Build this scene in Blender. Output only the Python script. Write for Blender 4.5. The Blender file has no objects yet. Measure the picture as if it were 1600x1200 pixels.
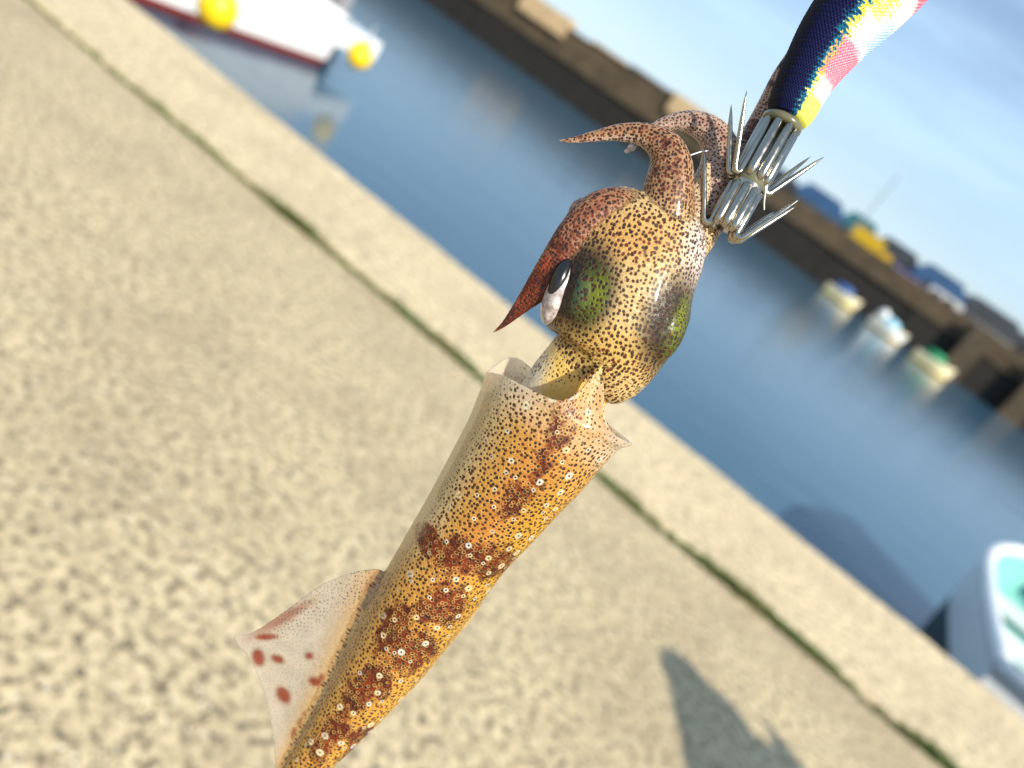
import bpy, bmesh, math, random
import numpy as np
from mathutils import Vector, Matrix

SC = bpy.context.scene
COL = SC.collection
R = math.radians
random.seed(7); rng = np.random.default_rng(7)

# ------------------------------------------------------------------ camera
FPX = 1208.0                       # focal length in photo pixels (1600 x 1200)
EYE = Vector((0.0, 0.0, 1.40))     # eye height above the quay
PITCH, ROLL = 21.0, 35.0
fw = Vector((0, math.cos(R(PITCH)), -math.sin(R(PITCH))))
rt0 = Vector((1, 0, 0)); up0 = rt0.cross(fw)
cr, sr = math.cos(R(ROLL)), math.sin(R(ROLL))
# a pixel step right moves (cos r) along world right and (-sin r) downwards in the levelled view
CRT = rt0 * cr + up0 * sr
CUP = up0 * cr - rt0 * sr
cam = bpy.data.cameras.new('camera')
cam.sensor_width = 36.0
cam.lens = 36.0 * FPX / 1600.0
cam.clip_start = 0.01; cam.clip_end = 6000
camo = bpy.data.objects.new('camera', cam); COL.objects.link(camo)
M3 = Matrix((CRT, CUP, -fw)).transposed()
camo.matrix_world = Matrix.Translation(EYE) @ M3.to_4x4()
SC.camera = camo
D0 = 0.150                         # distance to the squid's head
cam.dof.use_dof = True
cam.dof.focus_distance = 0.146
cam.dof.aperture_fstop = 11.5
cam.dof.aperture_blades = 0

# ------------------------------------------------------------------ light
SUN_AZ = Vector((0.68, -0.73, 0)).normalized()   # towards the sun, seen from above
SUN_EL = 35.0
sun = bpy.data.lights.new('sun', 'SUN'); sun.energy = 5.0; sun.angle = R(0.53); sun.color = (1.0, 0.93, 0.80)
suno = bpy.data.objects.new('sun', sun); COL.objects.link(suno)
sdir = SUN_AZ * math.cos(R(SUN_EL)) + Vector((0, 0, math.sin(R(SUN_EL))))
suno.rotation_euler = sdir.to_track_quat('Z', 'Y').to_euler()
suno.location = (6, -6, 8)
W = bpy.data.worlds.new('World'); SC.world = W; W.use_nodes = True
wn = W.node_tree; wn.nodes.clear()
def wnode(t, **k):
    n = wn.nodes.new(t)
    for a, b in k.items(): setattr(n, a, b)
    return n
sky = wnode('ShaderNodeTexSky', sky_type='NISHITA', sun_disc=False)
sky.sun_elevation = R(SUN_EL); sky.sun_rotation = math.atan2(SUN_AZ.x, SUN_AZ.y)
sky.air_density = 1.0; sky.dust_density = 0.6; sky.ozone_density = 2.0
# thin streaky cirrus over the whole dome
tc = wnode('ShaderNodeTexCoord'); mp = wnode('ShaderNodeMapping')
mp.inputs['Rotation'].default_value = (0, 0, R(20)); mp.inputs['Scale'].default_value = (1.1, 1.6, 7.0)
nz = wnode('ShaderNodeTexNoise'); nz.inputs['Scale'].default_value = 2.2; nz.inputs['Detail'].default_value = 6; nz.inputs['Roughness'].default_value = 0.55
rp = wnode('ShaderNodeValToRGB'); rp.color_ramp.elements[0].position = 0.36; rp.color_ramp.elements[1].position = 0.70
rp.color_ramp.elements[0].color = (0.22, 0.22, 0.22, 1); rp.color_ramp.elements[1].color = (0.85, 0.85, 0.85, 1)
mx = wnode('ShaderNodeMix', data_type='RGBA'); mx.inputs['B'].default_value = (5.0, 7.0, 9.4, 1)
bg = wnode('ShaderNodeBackground'); bg.inputs['Strength'].default_value = 0.10
wo = wnode('ShaderNodeOutputWorld')
L = wn.links.new
L(tc.outputs['Generated'], mp.inputs['Vector']); L(mp.outputs['Vector'], nz.inputs['Vector'])
L(nz.outputs['Fac'], rp.inputs['Fac']); L(rp.outputs['Color'], mx.inputs['Factor'])
L(sky.outputs['Color'], mx.inputs['A']); L(mx.outputs['Result'], bg.inputs['Color']); L(bg.outputs['Background'], wo.inputs['Surface'])
SC.view_settings.view_transform = 'Standard'; SC.view_settings.look = 'None'
SC.view_settings.gamma = 1.0; SC.view_settings.use_curve_mapping = False
SC.view_settings.exposure = 0.45
SC.render.engine = 'CYCLES'
SC.cycles.use_denoising = True
SC.cycles.max_bounces = 8; SC.cycles.transparent_max_bounces = 24

# ------------------------------------------------------------------ helpers
def ray(px, py):
    return (fw * FPX + CRT * (px - 800) - CUP * (py - 600)) / FPX
def on_z(px, py, z):
    d = ray(px, py); return EYE + d * ((z - EYE.z) / d.z)
def at_dist(px, py, dist):            # horizontal distance from the eye
    d = ray(px, py); return EYE + d * (dist / math.hypot(d.x, d.y))

def lin(r, g, b):
    f = lambda c: ((c / 255 + 0.055) / 1.055) ** 2.4 if c > 10 else c / 255 / 12.92
    return (f(r), f(g), f(b), 1)

class NT:
    def __init__(s, name):
        s.m = bpy.data.materials.new(name); s.m.use_nodes = True
        s.t = s.m.node_tree; s.t.nodes.clear()
        s.out = s.t.nodes.new('ShaderNodeOutputMaterial')
    def n(s, t, ins=None, **k):
        nd = s.t.nodes.new(t)
        for a, b in k.items(): setattr(nd, a, b)
        for a, b in (ins or {}).items(): s.set(nd, a, b)
        return nd
    def set(s, nd, key, v):
        sock = nd.inputs[key]
        if hasattr(v, 'is_linked') or isinstance(v, bpy.types.NodeSocket): s.t.links.new(v, sock)
        else: sock.default_value = v
    def math(s, op, a, b=None, c=None, clamp=False):
        nd = s.t.nodes.new('ShaderNodeMath'); nd.operation = op; nd.use_clamp = clamp
        for i, v in enumerate((a, b, c)):
            if v is not None: s.set(nd, i, v)
        return nd.outputs[0]
    def mix(s, f, a, b, blend='MIX'):
        nd = s.t.nodes.new('ShaderNodeMix'); nd.data_type = 'RGBA'; nd.blend_type = blend
        s.set(nd, 'Factor', f); s.set(nd, 'A', a); s.set(nd, 'B', b); return nd.outputs['Result']
    def smooth(s, v, lo, hi, a=0.0, b=1.0):
        nd = s.t.nodes.new('ShaderNodeMapRange'); nd.interpolation_type = 'SMOOTHSTEP'
        s.set(nd, 'Value', v); s.set(nd, 'From Min', lo); s.set(nd, 'From Max', hi); s.set(nd, 'To Min', a); s.set(nd, 'To Max', b)
        return nd.outputs['Result']
    def noise(s, vec, scale, detail=4, rough=0.55, out='Fac'):
        nd = s.n('ShaderNodeTexNoise', {'Scale': scale, 'Detail': detail, 'Roughness': rough})
        if vec is not None: s.set(nd, 'Vector', vec)
        return nd.outputs[out]
    def attr(s, name, out='Fac'):
        return s.n('ShaderNodeAttribute', attribute_name=name).outputs[out]
    def bump(s, h, strength, dist):
        return s.n('ShaderNodeBump', {'Height': h, 'Strength': strength, 'Distance': dist}).outputs['Normal']
    def bsdf(s, **ins):
        return s.n('ShaderNodeBsdfPrincipled', {k.replace('_', ' '): v for k, v in ins.items()})
    def done(s, surf):
        s.t.links.new(surf, s.out.inputs['Surface']); return s.m

def simple(name, col, rough=0.5, metal=0.0, wear=0.12, scale=8.0, **k):
    t = NT(name); oc = t.n('ShaderNodeTexCoord').outputs['Object']
    n = t.noise(oc, scale, 5, 0.6)
    c = t.mix(t.smooth(n, 0.35, 0.7), col, tuple(x * (1 - 2 * wear) for x in col[:3]) + (1,))
    b = t.bsdf(Base_Color=c, Roughness=rough, Metallic=metal, **k)
    return t.done(b.outputs[0])

def link(name, me, mat=None, parent=None, smooth=False):
    o = bpy.data.objects.new(name, me); COL.objects.link(o)
    if mat: me.materials.append(mat)
    if parent is not None: o.parent = parent
    if smooth:
        me.polygons.foreach_set('use_smooth', np.ones(len(me.polygons), dtype=bool))
    return o
def tag(o, label=None, cat=None, group=None, kind=None):
    if label: o['label'] = label
    if cat: o['category'] = cat
    if group: o['group'] = group
    if kind: o['kind'] = kind
    return o
def empty(name, loc, rz=0.0):
    o = bpy.data.objects.new(name, None); COL.objects.link(o)
    o.location = loc; o.rotation_euler = (0, 0, rz); o.empty_display_size = 0.1
    return o
def mesh_from(verts, faces, name='mesh'):
    me = bpy.data.meshes.new(name); me.from_pydata([tuple(v) for v in verts], [], faces); me.update(); return me
class MB:
    """collects shapes into one mesh"""
    def __init__(s): s.v = []; s.f = []
    def add(s, v, f):
        k = len(s.v); s.v += [tuple(x) for x in v]; s.f += [tuple(i + k for i in q) for q in f]; return s
    def box(s, x0, x1, y0, y1, z0, z1):
        v = [(x, y, z) for z in (z0, z1) for y in (y0, y1) for x in (x0, x1)]
        return s.add(v, [(0, 2, 3, 1), (4, 5, 7, 6), (0, 1, 5, 4), (2, 6, 7, 3), (0, 4, 6, 2), (1, 3, 7, 5)])
    def prism(s, poly, y0, y1):            # polygon in x,z extruded along y
        n = len(poly); v = [(x, y0, z) for x, z in poly] + [(x, y1, z) for x, z in poly]
        f = [tuple(range(n)), tuple(range(2 * n - 1, n - 1, -1))] + [(i, i + n, (i + 1) % n + n, (i + 1) % n) for i in range(n)]
        return s.add(v, f)
    def tube(s, pts, rad, n=10, cap=True):
        pts = [Vector(p) for p in pts]; m = len(pts)
        if not hasattr(rad, '__len__'): rad = [rad] * m
        ref = None; v = []
        for i, p in enumerate(pts):
            T = (pts[min(i + 1, m - 1)] - pts[max(i - 1, 0)]).normalized()
            if ref is None: ref = T.orthogonal().normalized()
            ref = (ref - T * ref.dot(T)).normalized(); b = T.cross(ref)
            for j in range(n):
                a = 2 * math.pi * j / n; v.append(p + (ref * math.cos(a) + b * math.sin(a)) * rad[i])
        f = [(i * n + j, i * n + (j + 1) % n, (i + 1) * n + (j + 1) % n, (i + 1) * n + j) for i in range(m - 1) for j in range(n)]
        if cap: f += [tuple(range(n - 1, -1, -1)), tuple(range((m - 1) * n, m * n))]
        return s.add(v, f)
    def ellipsoid(s, c, ax, n=16, m=10):
        c = Vector(c); ax = [Vector(a) for a in ax]; v = []
        for i in range(m + 1):
            ph = math.pi * i / m
            for j in range(n):
                a = 2 * math.pi * j / n
                v.append(c + ax[0] * math.sin(ph) * math.cos(a) + ax[1] * math.sin(ph) * math.sin(a) + ax[2] * math.cos(ph))
        f = [(i * n + j, (i + 1) * n + j, (i + 1) * n + (j + 1) % n, i * n + (j + 1) % n) for i in range(m) for j in range(n)]
        return s.add(v, f)
    def build(s, name, mat, parent=None, smooth=False, bevel=0.0):
        o = link(name, mesh_from(s.v, s.f, name), mat, parent, smooth)
        if bevel:
            b = o.modifiers.new('bevel', 'BEVEL'); b.width = bevel; b.segments = 2; b.limit_method = 'ANGLE'
        return o

# ================================================================== SETTING
ZW = -1.30                                    # water level
QS = -0.227                                   # slope of the quay lines on the ground
qd = Vector((1, QS, 0)).normalized(); qn = Vector((-QS, 1, 0)).normalized()   # along the quay, towards the water
def Q(s, n, z=0.0):                           # quay coordinates: s along, n from the groove towards the water
    return Vector((0, 3.46, 0)) + qd * s + qn * n + Vector((0, 0, z))
KW = 1.22                                     # kerb strip width

def concrete(name, light, mid, dark, scale, speck, tint=0.0):
    t = NT(name); oc = t.n('ShaderNodeTexCoord').outputs['Object']
    n1 = t.noise(oc, 1.6, 7, 0.66); n2 = t.noise(oc, 16 * scale, 4, 0.6); n3 = t.noise(oc, 55 * scale, 3, 0.6)
    v = t.n('ShaderNodeTexVoronoi', {'Vector': oc, 'Scale': 34 * scale, 'Randomness': 1.0})
    c = t.mix(t.smooth(n2, 0.36, 0.62), light, mid)
    c = t.mix(t.math('MULTIPLY', t.smooth(n1, 0.42, 0.64), 0.6), c, mid)
    pit = t.math('MULTIPLY', t.smooth(n2, 0.53, 0.66), t.smooth(n3, 0.40, 0.56))
    c = t.mix(t.math('MULTIPLY', pit, speck), c, dark)
    # pieces of aggregate showing at the worn face
    rnd = t.n('ShaderNodeSeparateColor', {'Color': v.outputs['Color']})
    stone = t.math('MULTIPLY', t.smooth(v.outputs['Distance'], 0.42, 0.26), t.smooth(rnd.outputs['Red'], 0.62, 0.75))
    c = t.mix(t.math('MULTIPLY', stone, 0.9 * speck), c, t.mix(t.smooth(rnd.outputs['Green'], 0.74, 0.80), dark, lin(230, 220, 200)))
    h = t.math('ADD', t.math('MULTIPLY', n2, 0.6), t.math('ADD', t.math('MULTIPLY', n3, 0.4), t.math('MULTIPLY', pit, -0.5)))
    b = t.bsdf(Base_Color=c, Roughness=0.92, Normal=t.bump(h, 0.8, 0.012))
    return t.done(b.outputs[0])
m_slab = concrete('worn_concrete', lin(214, 194, 154), lin(162, 144, 112), lin(70, 68, 64), 2.3, 1.0)
m_kerb = concrete('smooth_concrete', lin(226, 206, 166), lin(182, 162, 128), lin(90, 85, 76), 1.6, 0.75)
m_soil = simple('dark_soil', lin(62, 54, 38), 0.95, scale=40)

def quad_strip(name, n0, n1, ztop, zbot, mat, s0=-60, s1=60, step=1.0):
    """a long slab along the quay with a softened arris"""
    e = 0.02
    prof = [(n0, zbot), (n0, ztop - e), (n0 + e * 0.4, ztop - e * 0.3), (n0 + e, ztop), (n1 - e, ztop), (n1 - e * 0.4, ztop - e * 0.3), (n1, ztop - e), (n1, zbot)]
    N = int((s1 - s0) / step); v = []; f = []; k = len(prof)
    for i in range(N + 1):
        s = s0 + (s1 - s0) * i / N
        for j, (n, z) in enumerate(prof):
            wob = 0.010 * math.sin(s * 5.1 + 1.7 * n) + 0.006 * math.sin(s * 13.7)
            v.append(Q(s, n + (wob if j in (0, 1, 2, 3) and n0 > -5 else (wob * 0.9 if j >= 4 else 0)), z))
    for i in range(N):
        for j in range(k - 1): f.append((i * k + j, (i + 1) * k + j, (i + 1) * k + j + 1, i * k + j + 1))
    f += [tuple(range(k)), tuple(range(N * k + k - 1, N * k - 1, -1))]
    return tag(link(name, mesh_from(v, f, name), mat), kind='structure')
G = 0.036
quad_strip('quay_pavement', -40.0, -G, 0.0, -0.4, m_slab, step=0.15)
quad_strip('quay_kerb', G, KW, 0.004, -0.4, m_kerb, step=0.15)
so = link('groove_soil', mesh_from([Q(-60, -G * 1.5, -0.030), Q(60, -G * 1.5, -0.030), Q(60, G * 1.5, -0.030), Q(-60, G * 1.5, -0.030)], [(0, 1, 2, 3)]), m_soil); tag(so, kind='structure')
# quay wall below the kerb
v = [Q(-60, KW - 0.04, -0.4), Q(60, KW - 0.04, -0.4), Q(60, KW - 0.04, -4), Q(-60, KW - 0.04, -4), Q(-60, -40, -0.4), Q(60, -40, -0.4), Q(60, -40, -4), Q(-60, -40, -4)]
tag(link('quay_wall', mesh_from(v, [(0, 1, 2, 3), (4, 0, 3, 7), (1, 5, 6, 2), (5, 4, 7, 6)]), simple('wet_concrete', lin(92, 84, 66), 0.7, scale=2.0)), kind='structure')

# moss and small weeds growing in the groove
def gpos(px, py):
    p = on_z(px, py, 0.0); return (p - Q(0, 0)).dot(qd)
mb = MB(); s = -9.0
tufts = [(gpos(a, b), w) for a, b, w in ((470, 352, 2.4), (1150, 920, 1.0), (1190, 955, 1.2), (620, 485, 1.2), (700, 548, 1.3), (1280, 1030, 0.8), (1470, 1190, 1.5), (985, 780, 0.8), (300, 215, 0.5), (410, 305, 1.0))]
while s < 6.0:
    dens = 0.10 + 1.0 * max(0.0, 0.5 + 0.3 * math.sin(s * 4.7 + 1.0) + 0.25 * math.sin(s * 11.3) + 0.2 * math.sin(s * 1.13)) ** 1.4
    if s < -2.6: dens *= 0.45
    for c, w in tufts: dens += w * math.exp(-((s - c) / 0.16) ** 2)
    if random.random() < 0.75 * dens:
        n0 = random.gauss(0, G * 0.55); big = min(dens, 2.6)
        for k in range(9):
            a = random.uniform(0, 6.28); ln = random.uniform(0.010, 0.026) * (0.6 + 0.45 * big); w = random.uniform(0.0025, 0.006)
            b = Q(s + random.gauss(0, 0.008), n0 + random.gauss(0, 0.006), -0.026)
            dv = Vector((math.cos(a), math.sin(a), 0)); pv = Vector((-dv.y, dv.x, 0)) * w
            rise = random.uniform(0.5, 1.4)
            m_ = b + dv * ln * 0.4 + Vector((0, 0, ln * rise * 0.8 + 0.008)); tp = b + dv * ln * 1.0 + Vector((0, 0, ln * rise + 0.006))
            mb.add([b - pv * 0.5, b + pv * 0.5, m_ + pv, m_ - pv, tp], [(0, 1, 2, 3), (3, 2, 4)])
    s += 0.0016
t = NT('moss_green'); oc = t.n('ShaderNodeTexCoord').outputs['Object']
c = t.mix(t.smooth(t.noise(oc, 3.0, 3), 0.38, 0.62), lin(74, 94, 28), lin(116, 106, 62)); c = t.mix(t.smooth(t.noise(oc, 60, 2), 0.4, 0.7), c, lin(92, 108, 40))
moss = mb.build('moss', t.done(t.bsdf(Base_Color=c, Roughness=0.8).outputs[0]))
tag(moss, 'green moss and tiny weeds filling the groove along the concrete kerb', 'moss', kind='stuff')

# water
t = NT('harbour_water'); oc = t.n('ShaderNodeTexCoord').outputs['Object']
mpn = t.n('ShaderNodeMapping', {'Vector': oc, 'Scale': (0.5, 1.0, 1.0)})
hgt = t.math('ADD', t.noise(mpn.outputs[0], 1.1, 3, 0.5), t.math('MULTIPLY', t.noise(mpn.outputs[0], 5.0, 2, 0.5), 0.25))
b = t.bsdf(Base_Color=lin(56, 86, 104), Roughness=0.14, IOR=1.333, Normal=t.bump(hgt, 0.32, 0.06))
wat = link('water', mesh_from([(-3000, -200, ZW), (3000, -200, ZW), (3000, 3000, ZW), (-3000, 3000, ZW)], [(0, 1, 2, 3)]), t.done(b.outputs[0])); tag(wat, kind='structure')

# far breakwater: line y = 64 - 0.25 x
bw = Vector((1, -0.25, 0)).normalized(); bn = Vector((-0.25, -1, 0)).normalized()   # along, towards us
BA = math.atan2(bw.y, bw.x)
def B(s, back, z): return Vector((0, 64, 0)) + bw * s - bn * back + Vector((0, 0, z))
m_dark = simple('weedy_harbour_wall', lin(30, 25, 18), 0.85, wear=0.25, scale=0.9)
m_brown = simple('brown_stained_concrete', lin(86, 73, 54), 0.9, wear=0.22, scale=0.7)
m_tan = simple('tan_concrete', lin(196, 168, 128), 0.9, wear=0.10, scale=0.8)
m_greyc = simple('grey_concrete', lin(128, 116, 98), 0.9, wear=0.15, scale=0.8)
wall = empty('breakwater', B(0, 0, 0), BA); tag(wall, 'long dark breakwater with a concrete parapet across the harbour water', 'breakwater')
# local frame of the breakwater: x along, y away from us
for i in range(-12, 12):
    MB().box(i * 7 + 0.03, i * 7 + 6.97, 0 + 0.06 * (i % 3), 2.6, -4, 1.15 + 0.03 * (i % 2)).build('wall_block', m_dark, wall)
MB().box(-84, 84, 2.6, 30, -4, 1.30).build('roadway', m_greyc, wall)
MB().box(-84, 84, -0.12, 2.7, 1.19, 1.42).build('coping', m_brown, wall)
hs = {}
for i in range(-20, 20):
    x0 = i * 4.0; h = 2.75
    if x0 < 3: h = 3.72 + 0.12 * ((i * 7) % 3)
    if x0 < -14: h = 3.5
    mt = m_brown
    o = MB().box(x0 + 0.02, x0 + 3.98, 3.2 + 0.05 * (i % 2), 3.75, 1.25, h).build('parapet_panel', mt, wall)
    if x0 < 3:
        MB().box(x0 + 0.05, x0 + 3.95, 3.05, 3.9, h + 0.003, h + 0.16).build('cap_stone', m_tan if i % 2 else m_greyc, wall)
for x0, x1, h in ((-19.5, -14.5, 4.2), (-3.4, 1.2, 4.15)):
    MB().box(x0, x1, 2.85, 4.4, 2.6, h).build('sunlit_block', m_tan, wall)  # sunlight on the parapet top is put into the paler tan colour
for x0 in (24.8, 29.6):                       # buttress-like slipway piers on the right
    MB().prism([(x0, -1.6), (x0 + 1.5, -1.6), (x0 + 1.5, 2.4), (x0, 2.4)], -0.9, 2.9).build('pier', m_brown, wall)

# land behind the breakwater
land = link('far_shore', mesh_from([B(8, 30, 1.28), B(900, 30, 1.28), B(900, 400, 1.28), B(8, 400, 1.28), B(8, 30, -3), B(900, 30, -3), B(8, 400, -3)], [(0, 1, 2, 3), (4, 5, 1, 0), (6, 4, 0, 3)]), m_greyc); tag(land, kind='structure')

# ================================================================== HOUSES, VEHICLES on the far side
m_white = simple('white_gelcoat', (0.80, 0.80, 0.78, 1), 0.25, wear=0.04, scale=2.0)
m_offw = simple('off_white_paint', (0.62, 0.61, 0.58, 1), 0.5, wear=0.08)
m_glass = simple('dark_glass', (0.03, 0.04, 0.05, 1), 0.05, wear=0.0)
m_rubber = simple('black_rubber', (0.02, 0.02, 0.02, 1), 0.6, wear=0.1)
m_steel_d = simple('dull_steel', (0.30, 0.30, 0.30, 1), 0.4, 0.8)
m_yellow = simple('yellow_paint', lin(196, 158, 14), 0.45, wear=0.08)
m_blue_tile = simple('blue_roof_tile', lin(48, 86, 128), 0.5, wear=0.2, scale=1.5)
m_dark_tile = simple('dark_roof_tile', lin(52, 58, 66), 0.6, wear=0.2, scale=1.5)
m_teal_roof = simple('teal_sheet_roof', lin(48, 104, 112), 0.5, wear=0.15)
m_plaster = simple('pale_plaster', lin(176, 168, 160), 0.8, wear=0.1)
m_pinkp = simple('pinkish_plaster', lin(170, 140, 132), 0.8, wear=0.1)
m_wood = simple('dark_timber', lin(74, 60, 48), 0.8, wear=0.2)

def house(s, back, w, d, h, roof_h, wallm, roofm, label, name='house'):
    e = empty(name, B(s, back, 1.28), BA); tag(e, label, 'house', 'houses behind the breakwater')
    MB().box(-w / 2, w / 2, 0, d, 0, h).build('wall', wallm, e)
    r = MB(); o = 0.35
    r.prism([(-w / 2 - o, h - 0.12), (w / 2 + o, h - 0.12), (w / 2 + o, h), (w * 0.32, h + roof_h), (-w * 0.32, h + roof_h), (-w / 2 - o, h)], -o, d + o)
    r.build('roof', roofm, e)
    k = max(2, int(w / 2.2))
    for i in range(k):
        x = -w / 2 + w * (i + 0.5) / k
        f = MB().box(x - 0.5, x + 0.5, -0.05, 0.04, h * 0.45, h * 0.45 + 1.0).build('window', m_offw, e)
        MB().box(x - 0.43, x + 0.43, -0.065, -0.045, h * 0.45 + 0.07, h * 0.45 + 0.93).build('pane', m_glass, f)
    MB().box(-0.45, 0.45, -0.04, 0.03, 0.02, 1.0 if h < 2.4 else min(1.95, h * 0.42)).build('door', m_wood, e)
    return e
house(4.4, 21, 5.4, 6, 2.3, 1.0, m_wood, m_dark_tile, 'low dark timber house with charcoal roof at the end of the row beyond the breakwater')
house(9.6, 22, 5.6, 6, 2.3, 1.5, m_plaster, m_blue_tile, 'pale house with blue tiled roof beside the teal roofed house')
house(14.0, 24, 4.0, 6, 2.5, 1.5, m_wood, m_teal_roof, 'timber house with teal sheet roof next to the yellow lorry')
house(18.4, 23, 5.0, 6, 2.4, 1.4, m_pinkp, m_dark_tile, 'pinkish house with charcoal roof behind the lavender blue car')
house(23.2, 22, 5.4, 6, 2.4, 1.5, m_wood, m_blue_tile, 'dark timber house with blue roof behind the white van')
house(29.0, 24, 6.6, 7, 2.5, 1.4, m_plaster, m_dark_tile, 'grey plaster house with charcoal roof past the white van')
house(35.4, 24, 6.6, 7, 2.5, 1.3, m_wood, m_dark_tile, 'dark house with charcoal roof after the grey plaster house')
house(42.0, 25, 6.4, 7, 2.5, 1.4, m_plaster, m_blue_tile, 'pale house with blue roof closing the row behind the breakwater')

def wheel_part(parent, x, y, r, nm='wheel'):
    w_ = MB().tube([(x, y - 0.09, r), (x, y + 0.09, r)], r, 18).build(nm, m_rubber, parent)
    MB().tube([(x, y - 0.10, r), (x, y + 0.10, r)], r * 0.55, 14).build('rim', m_steel_d, w_)
def van(s, back, body_mat, label, cat='van', L_=3.4, H=1.85, name='parked_van'):
    e = empty(name, B(s, back, 1.31), BA); tag(e, label, cat, 'vehicles parked on the breakwater road')
    b = MB().prism([(-L_ / 2, 0.28), (L_ / 2, 0.28), (L_ / 2, 0.95), (L_ * 0.40, 1.05), (L_ * 0.30, H), (-L_ * 0.46, H), (-L_ / 2, 1.0)], -0.72, 0.72).build('body', body_mat, e, bevel=0.06)
    for x in (-0.28, 0.03): MB().box(L_ * x - 0.42, L_ * x + 0.42, -0.735, -0.715, 1.08, H - 0.2).build('window', m_glass, e)
    MB().prism([(L_ * 0.395, 1.08), (L_ * 0.41, 1.08), (L_ * 0.33, H - 0.14), (L_ * 0.315, H - 0.14)], -0.6, 0.6).build('windscreen', m_glass, e)
    for y in (-0.5, 0.5): MB().box(L_ / 2 - 0.02, L_ / 2 + 0.03, y - 0.12, y + 0.12, 0.62, 0.78).build('headlight', m_offw, e)
    for x in (-L_ * 0.32, L_ * 0.32):
        for y in (-0.66, 0.66): wheel_part(e, x, y, 0.29)
    return e
van(23.1, 7.0, m_offw, 'white kei van parked behind the breakwater parapet', L_=3.6, H=1.95)
van(19.7, 7.2, simple('periwinkle_paint', lin(120, 124, 190), 0.35), 'small lavender blue car parked beside the yellow lorry', 'car', 3.2, 1.6, 'parked_car')
van(11.6, 7.4, simple('silver_paint', lin(176, 176, 174), 0.35, 0.3), 'silver car parked left of the yellow lorry', 'car', 3.2, 1.5, 'parked_car')
van(27.6, 7.2, simple('light_grey_paint', lin(164, 158, 150), 0.4), 'pale grey car parked right of the white van', 'car', 3.3, 1.55, 'parked_car')
lor = empty('yellow_lorry', B(15.9, 7.0, 1.31), BA); tag(lor, 'yellow box lorry parked on the breakwater', 'lorry', 'vehicles parked on the breakwater road')
MB().box(-1.9, 0.9, -0.85, 0.85, 0.75, 2.55).build('cargo_box', m_yellow, lor, bevel=0.05)
MB().prism([(0.95, 0.45), (2.15, 0.45), (2.15, 1.25), (1.9, 1.95), (0.95, 1.95)], -0.8, 0.8).build('cab', m_yellow, lor, bevel=0.05)
MB().box(-1.9, 2.1, -0.35, 0.35, 0.42, 0.74).build('chassis', m_steel_d, lor)
MB().prism([(2.16, 1.27), (2.19, 1.27), (1.95, 1.88), (1.92, 1.88)], -0.68, 0.68).build('windscreen', m_glass, lor)
for x in (-1.2, 1.5):
    for y in (-0.74, 0.74): wheel_part(lor, x, y, 0.38)
pole = empty('light_pole', B(14.2, 5.2, 1.3), BA); tag(pole, 'tall slim grey lamp post standing by the yellow lorry', 'lamp post')
MB().tube([(0, 0, 0), (0, 0, 3.0), (0, 0, 6.6)], [0.075, 0.06, 0.045], 10).build('post', m_steel_d, pole)
MB().tube([(0, 0, 6.5), (0.05, -0.5, 6.75), (0.05, -0.9, 6.8)], [0.04, 0.035, 0.03], 8).build('arm', m_steel_d, pole)
MB().box(-0.1, 0.2, -1.35, -0.85, 6.74, 6.86).build('lamp_head', m_offw, pole)
for k, (s_, m_) in enumerate(((8.8, lin(60, 110, 150)), (18.0, lin(140, 90, 80)), (21.2, lin(50, 70, 140)))):
    # folded nets under tarpaulins on the breakwater
    r_ = random.Random(k); v = []; f = []; n_, m2 = 14, 8
    for i in range(m2 + 1):
        ph = math.pi / 2 * i / m2
        for j in range(n_):
            a = 2 * math.pi * j / n_; rr = (1.0 + 0.16 * math.sin(3 * a + k) + 0.08 * r_.random()) * math.cos(ph) ** 0.6
            v.append((1.15 * rr * math.cos(a), 0.8 * rr * math.sin(a), 0.02 + 1.5 * math.sin(ph) ** 0.8))
    for i in range(m2):
        for j in range(n_): f.append((i * n_ + j, i * n_ + (j + 1) % n_, (i + 1) * n_ + (j + 1) % n_, (i + 1) * n_ + j))
    o = link('covered_net_pile', mesh_from(v, f), simple('tarpaulin', m_, 0.6), None, True); o.location = B(s_, 5.3, 1.3); o.rotation_euler[2] = BA
    tag(o, ('teal blue tarpaulin over a net pile near the silver car', 'rust red tarpaulin over a net pile beside the yellow lorry', 'navy tarpaulin over a net pile near the white van')[k], 'net pile', 'covered net piles on the breakwater')

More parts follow.
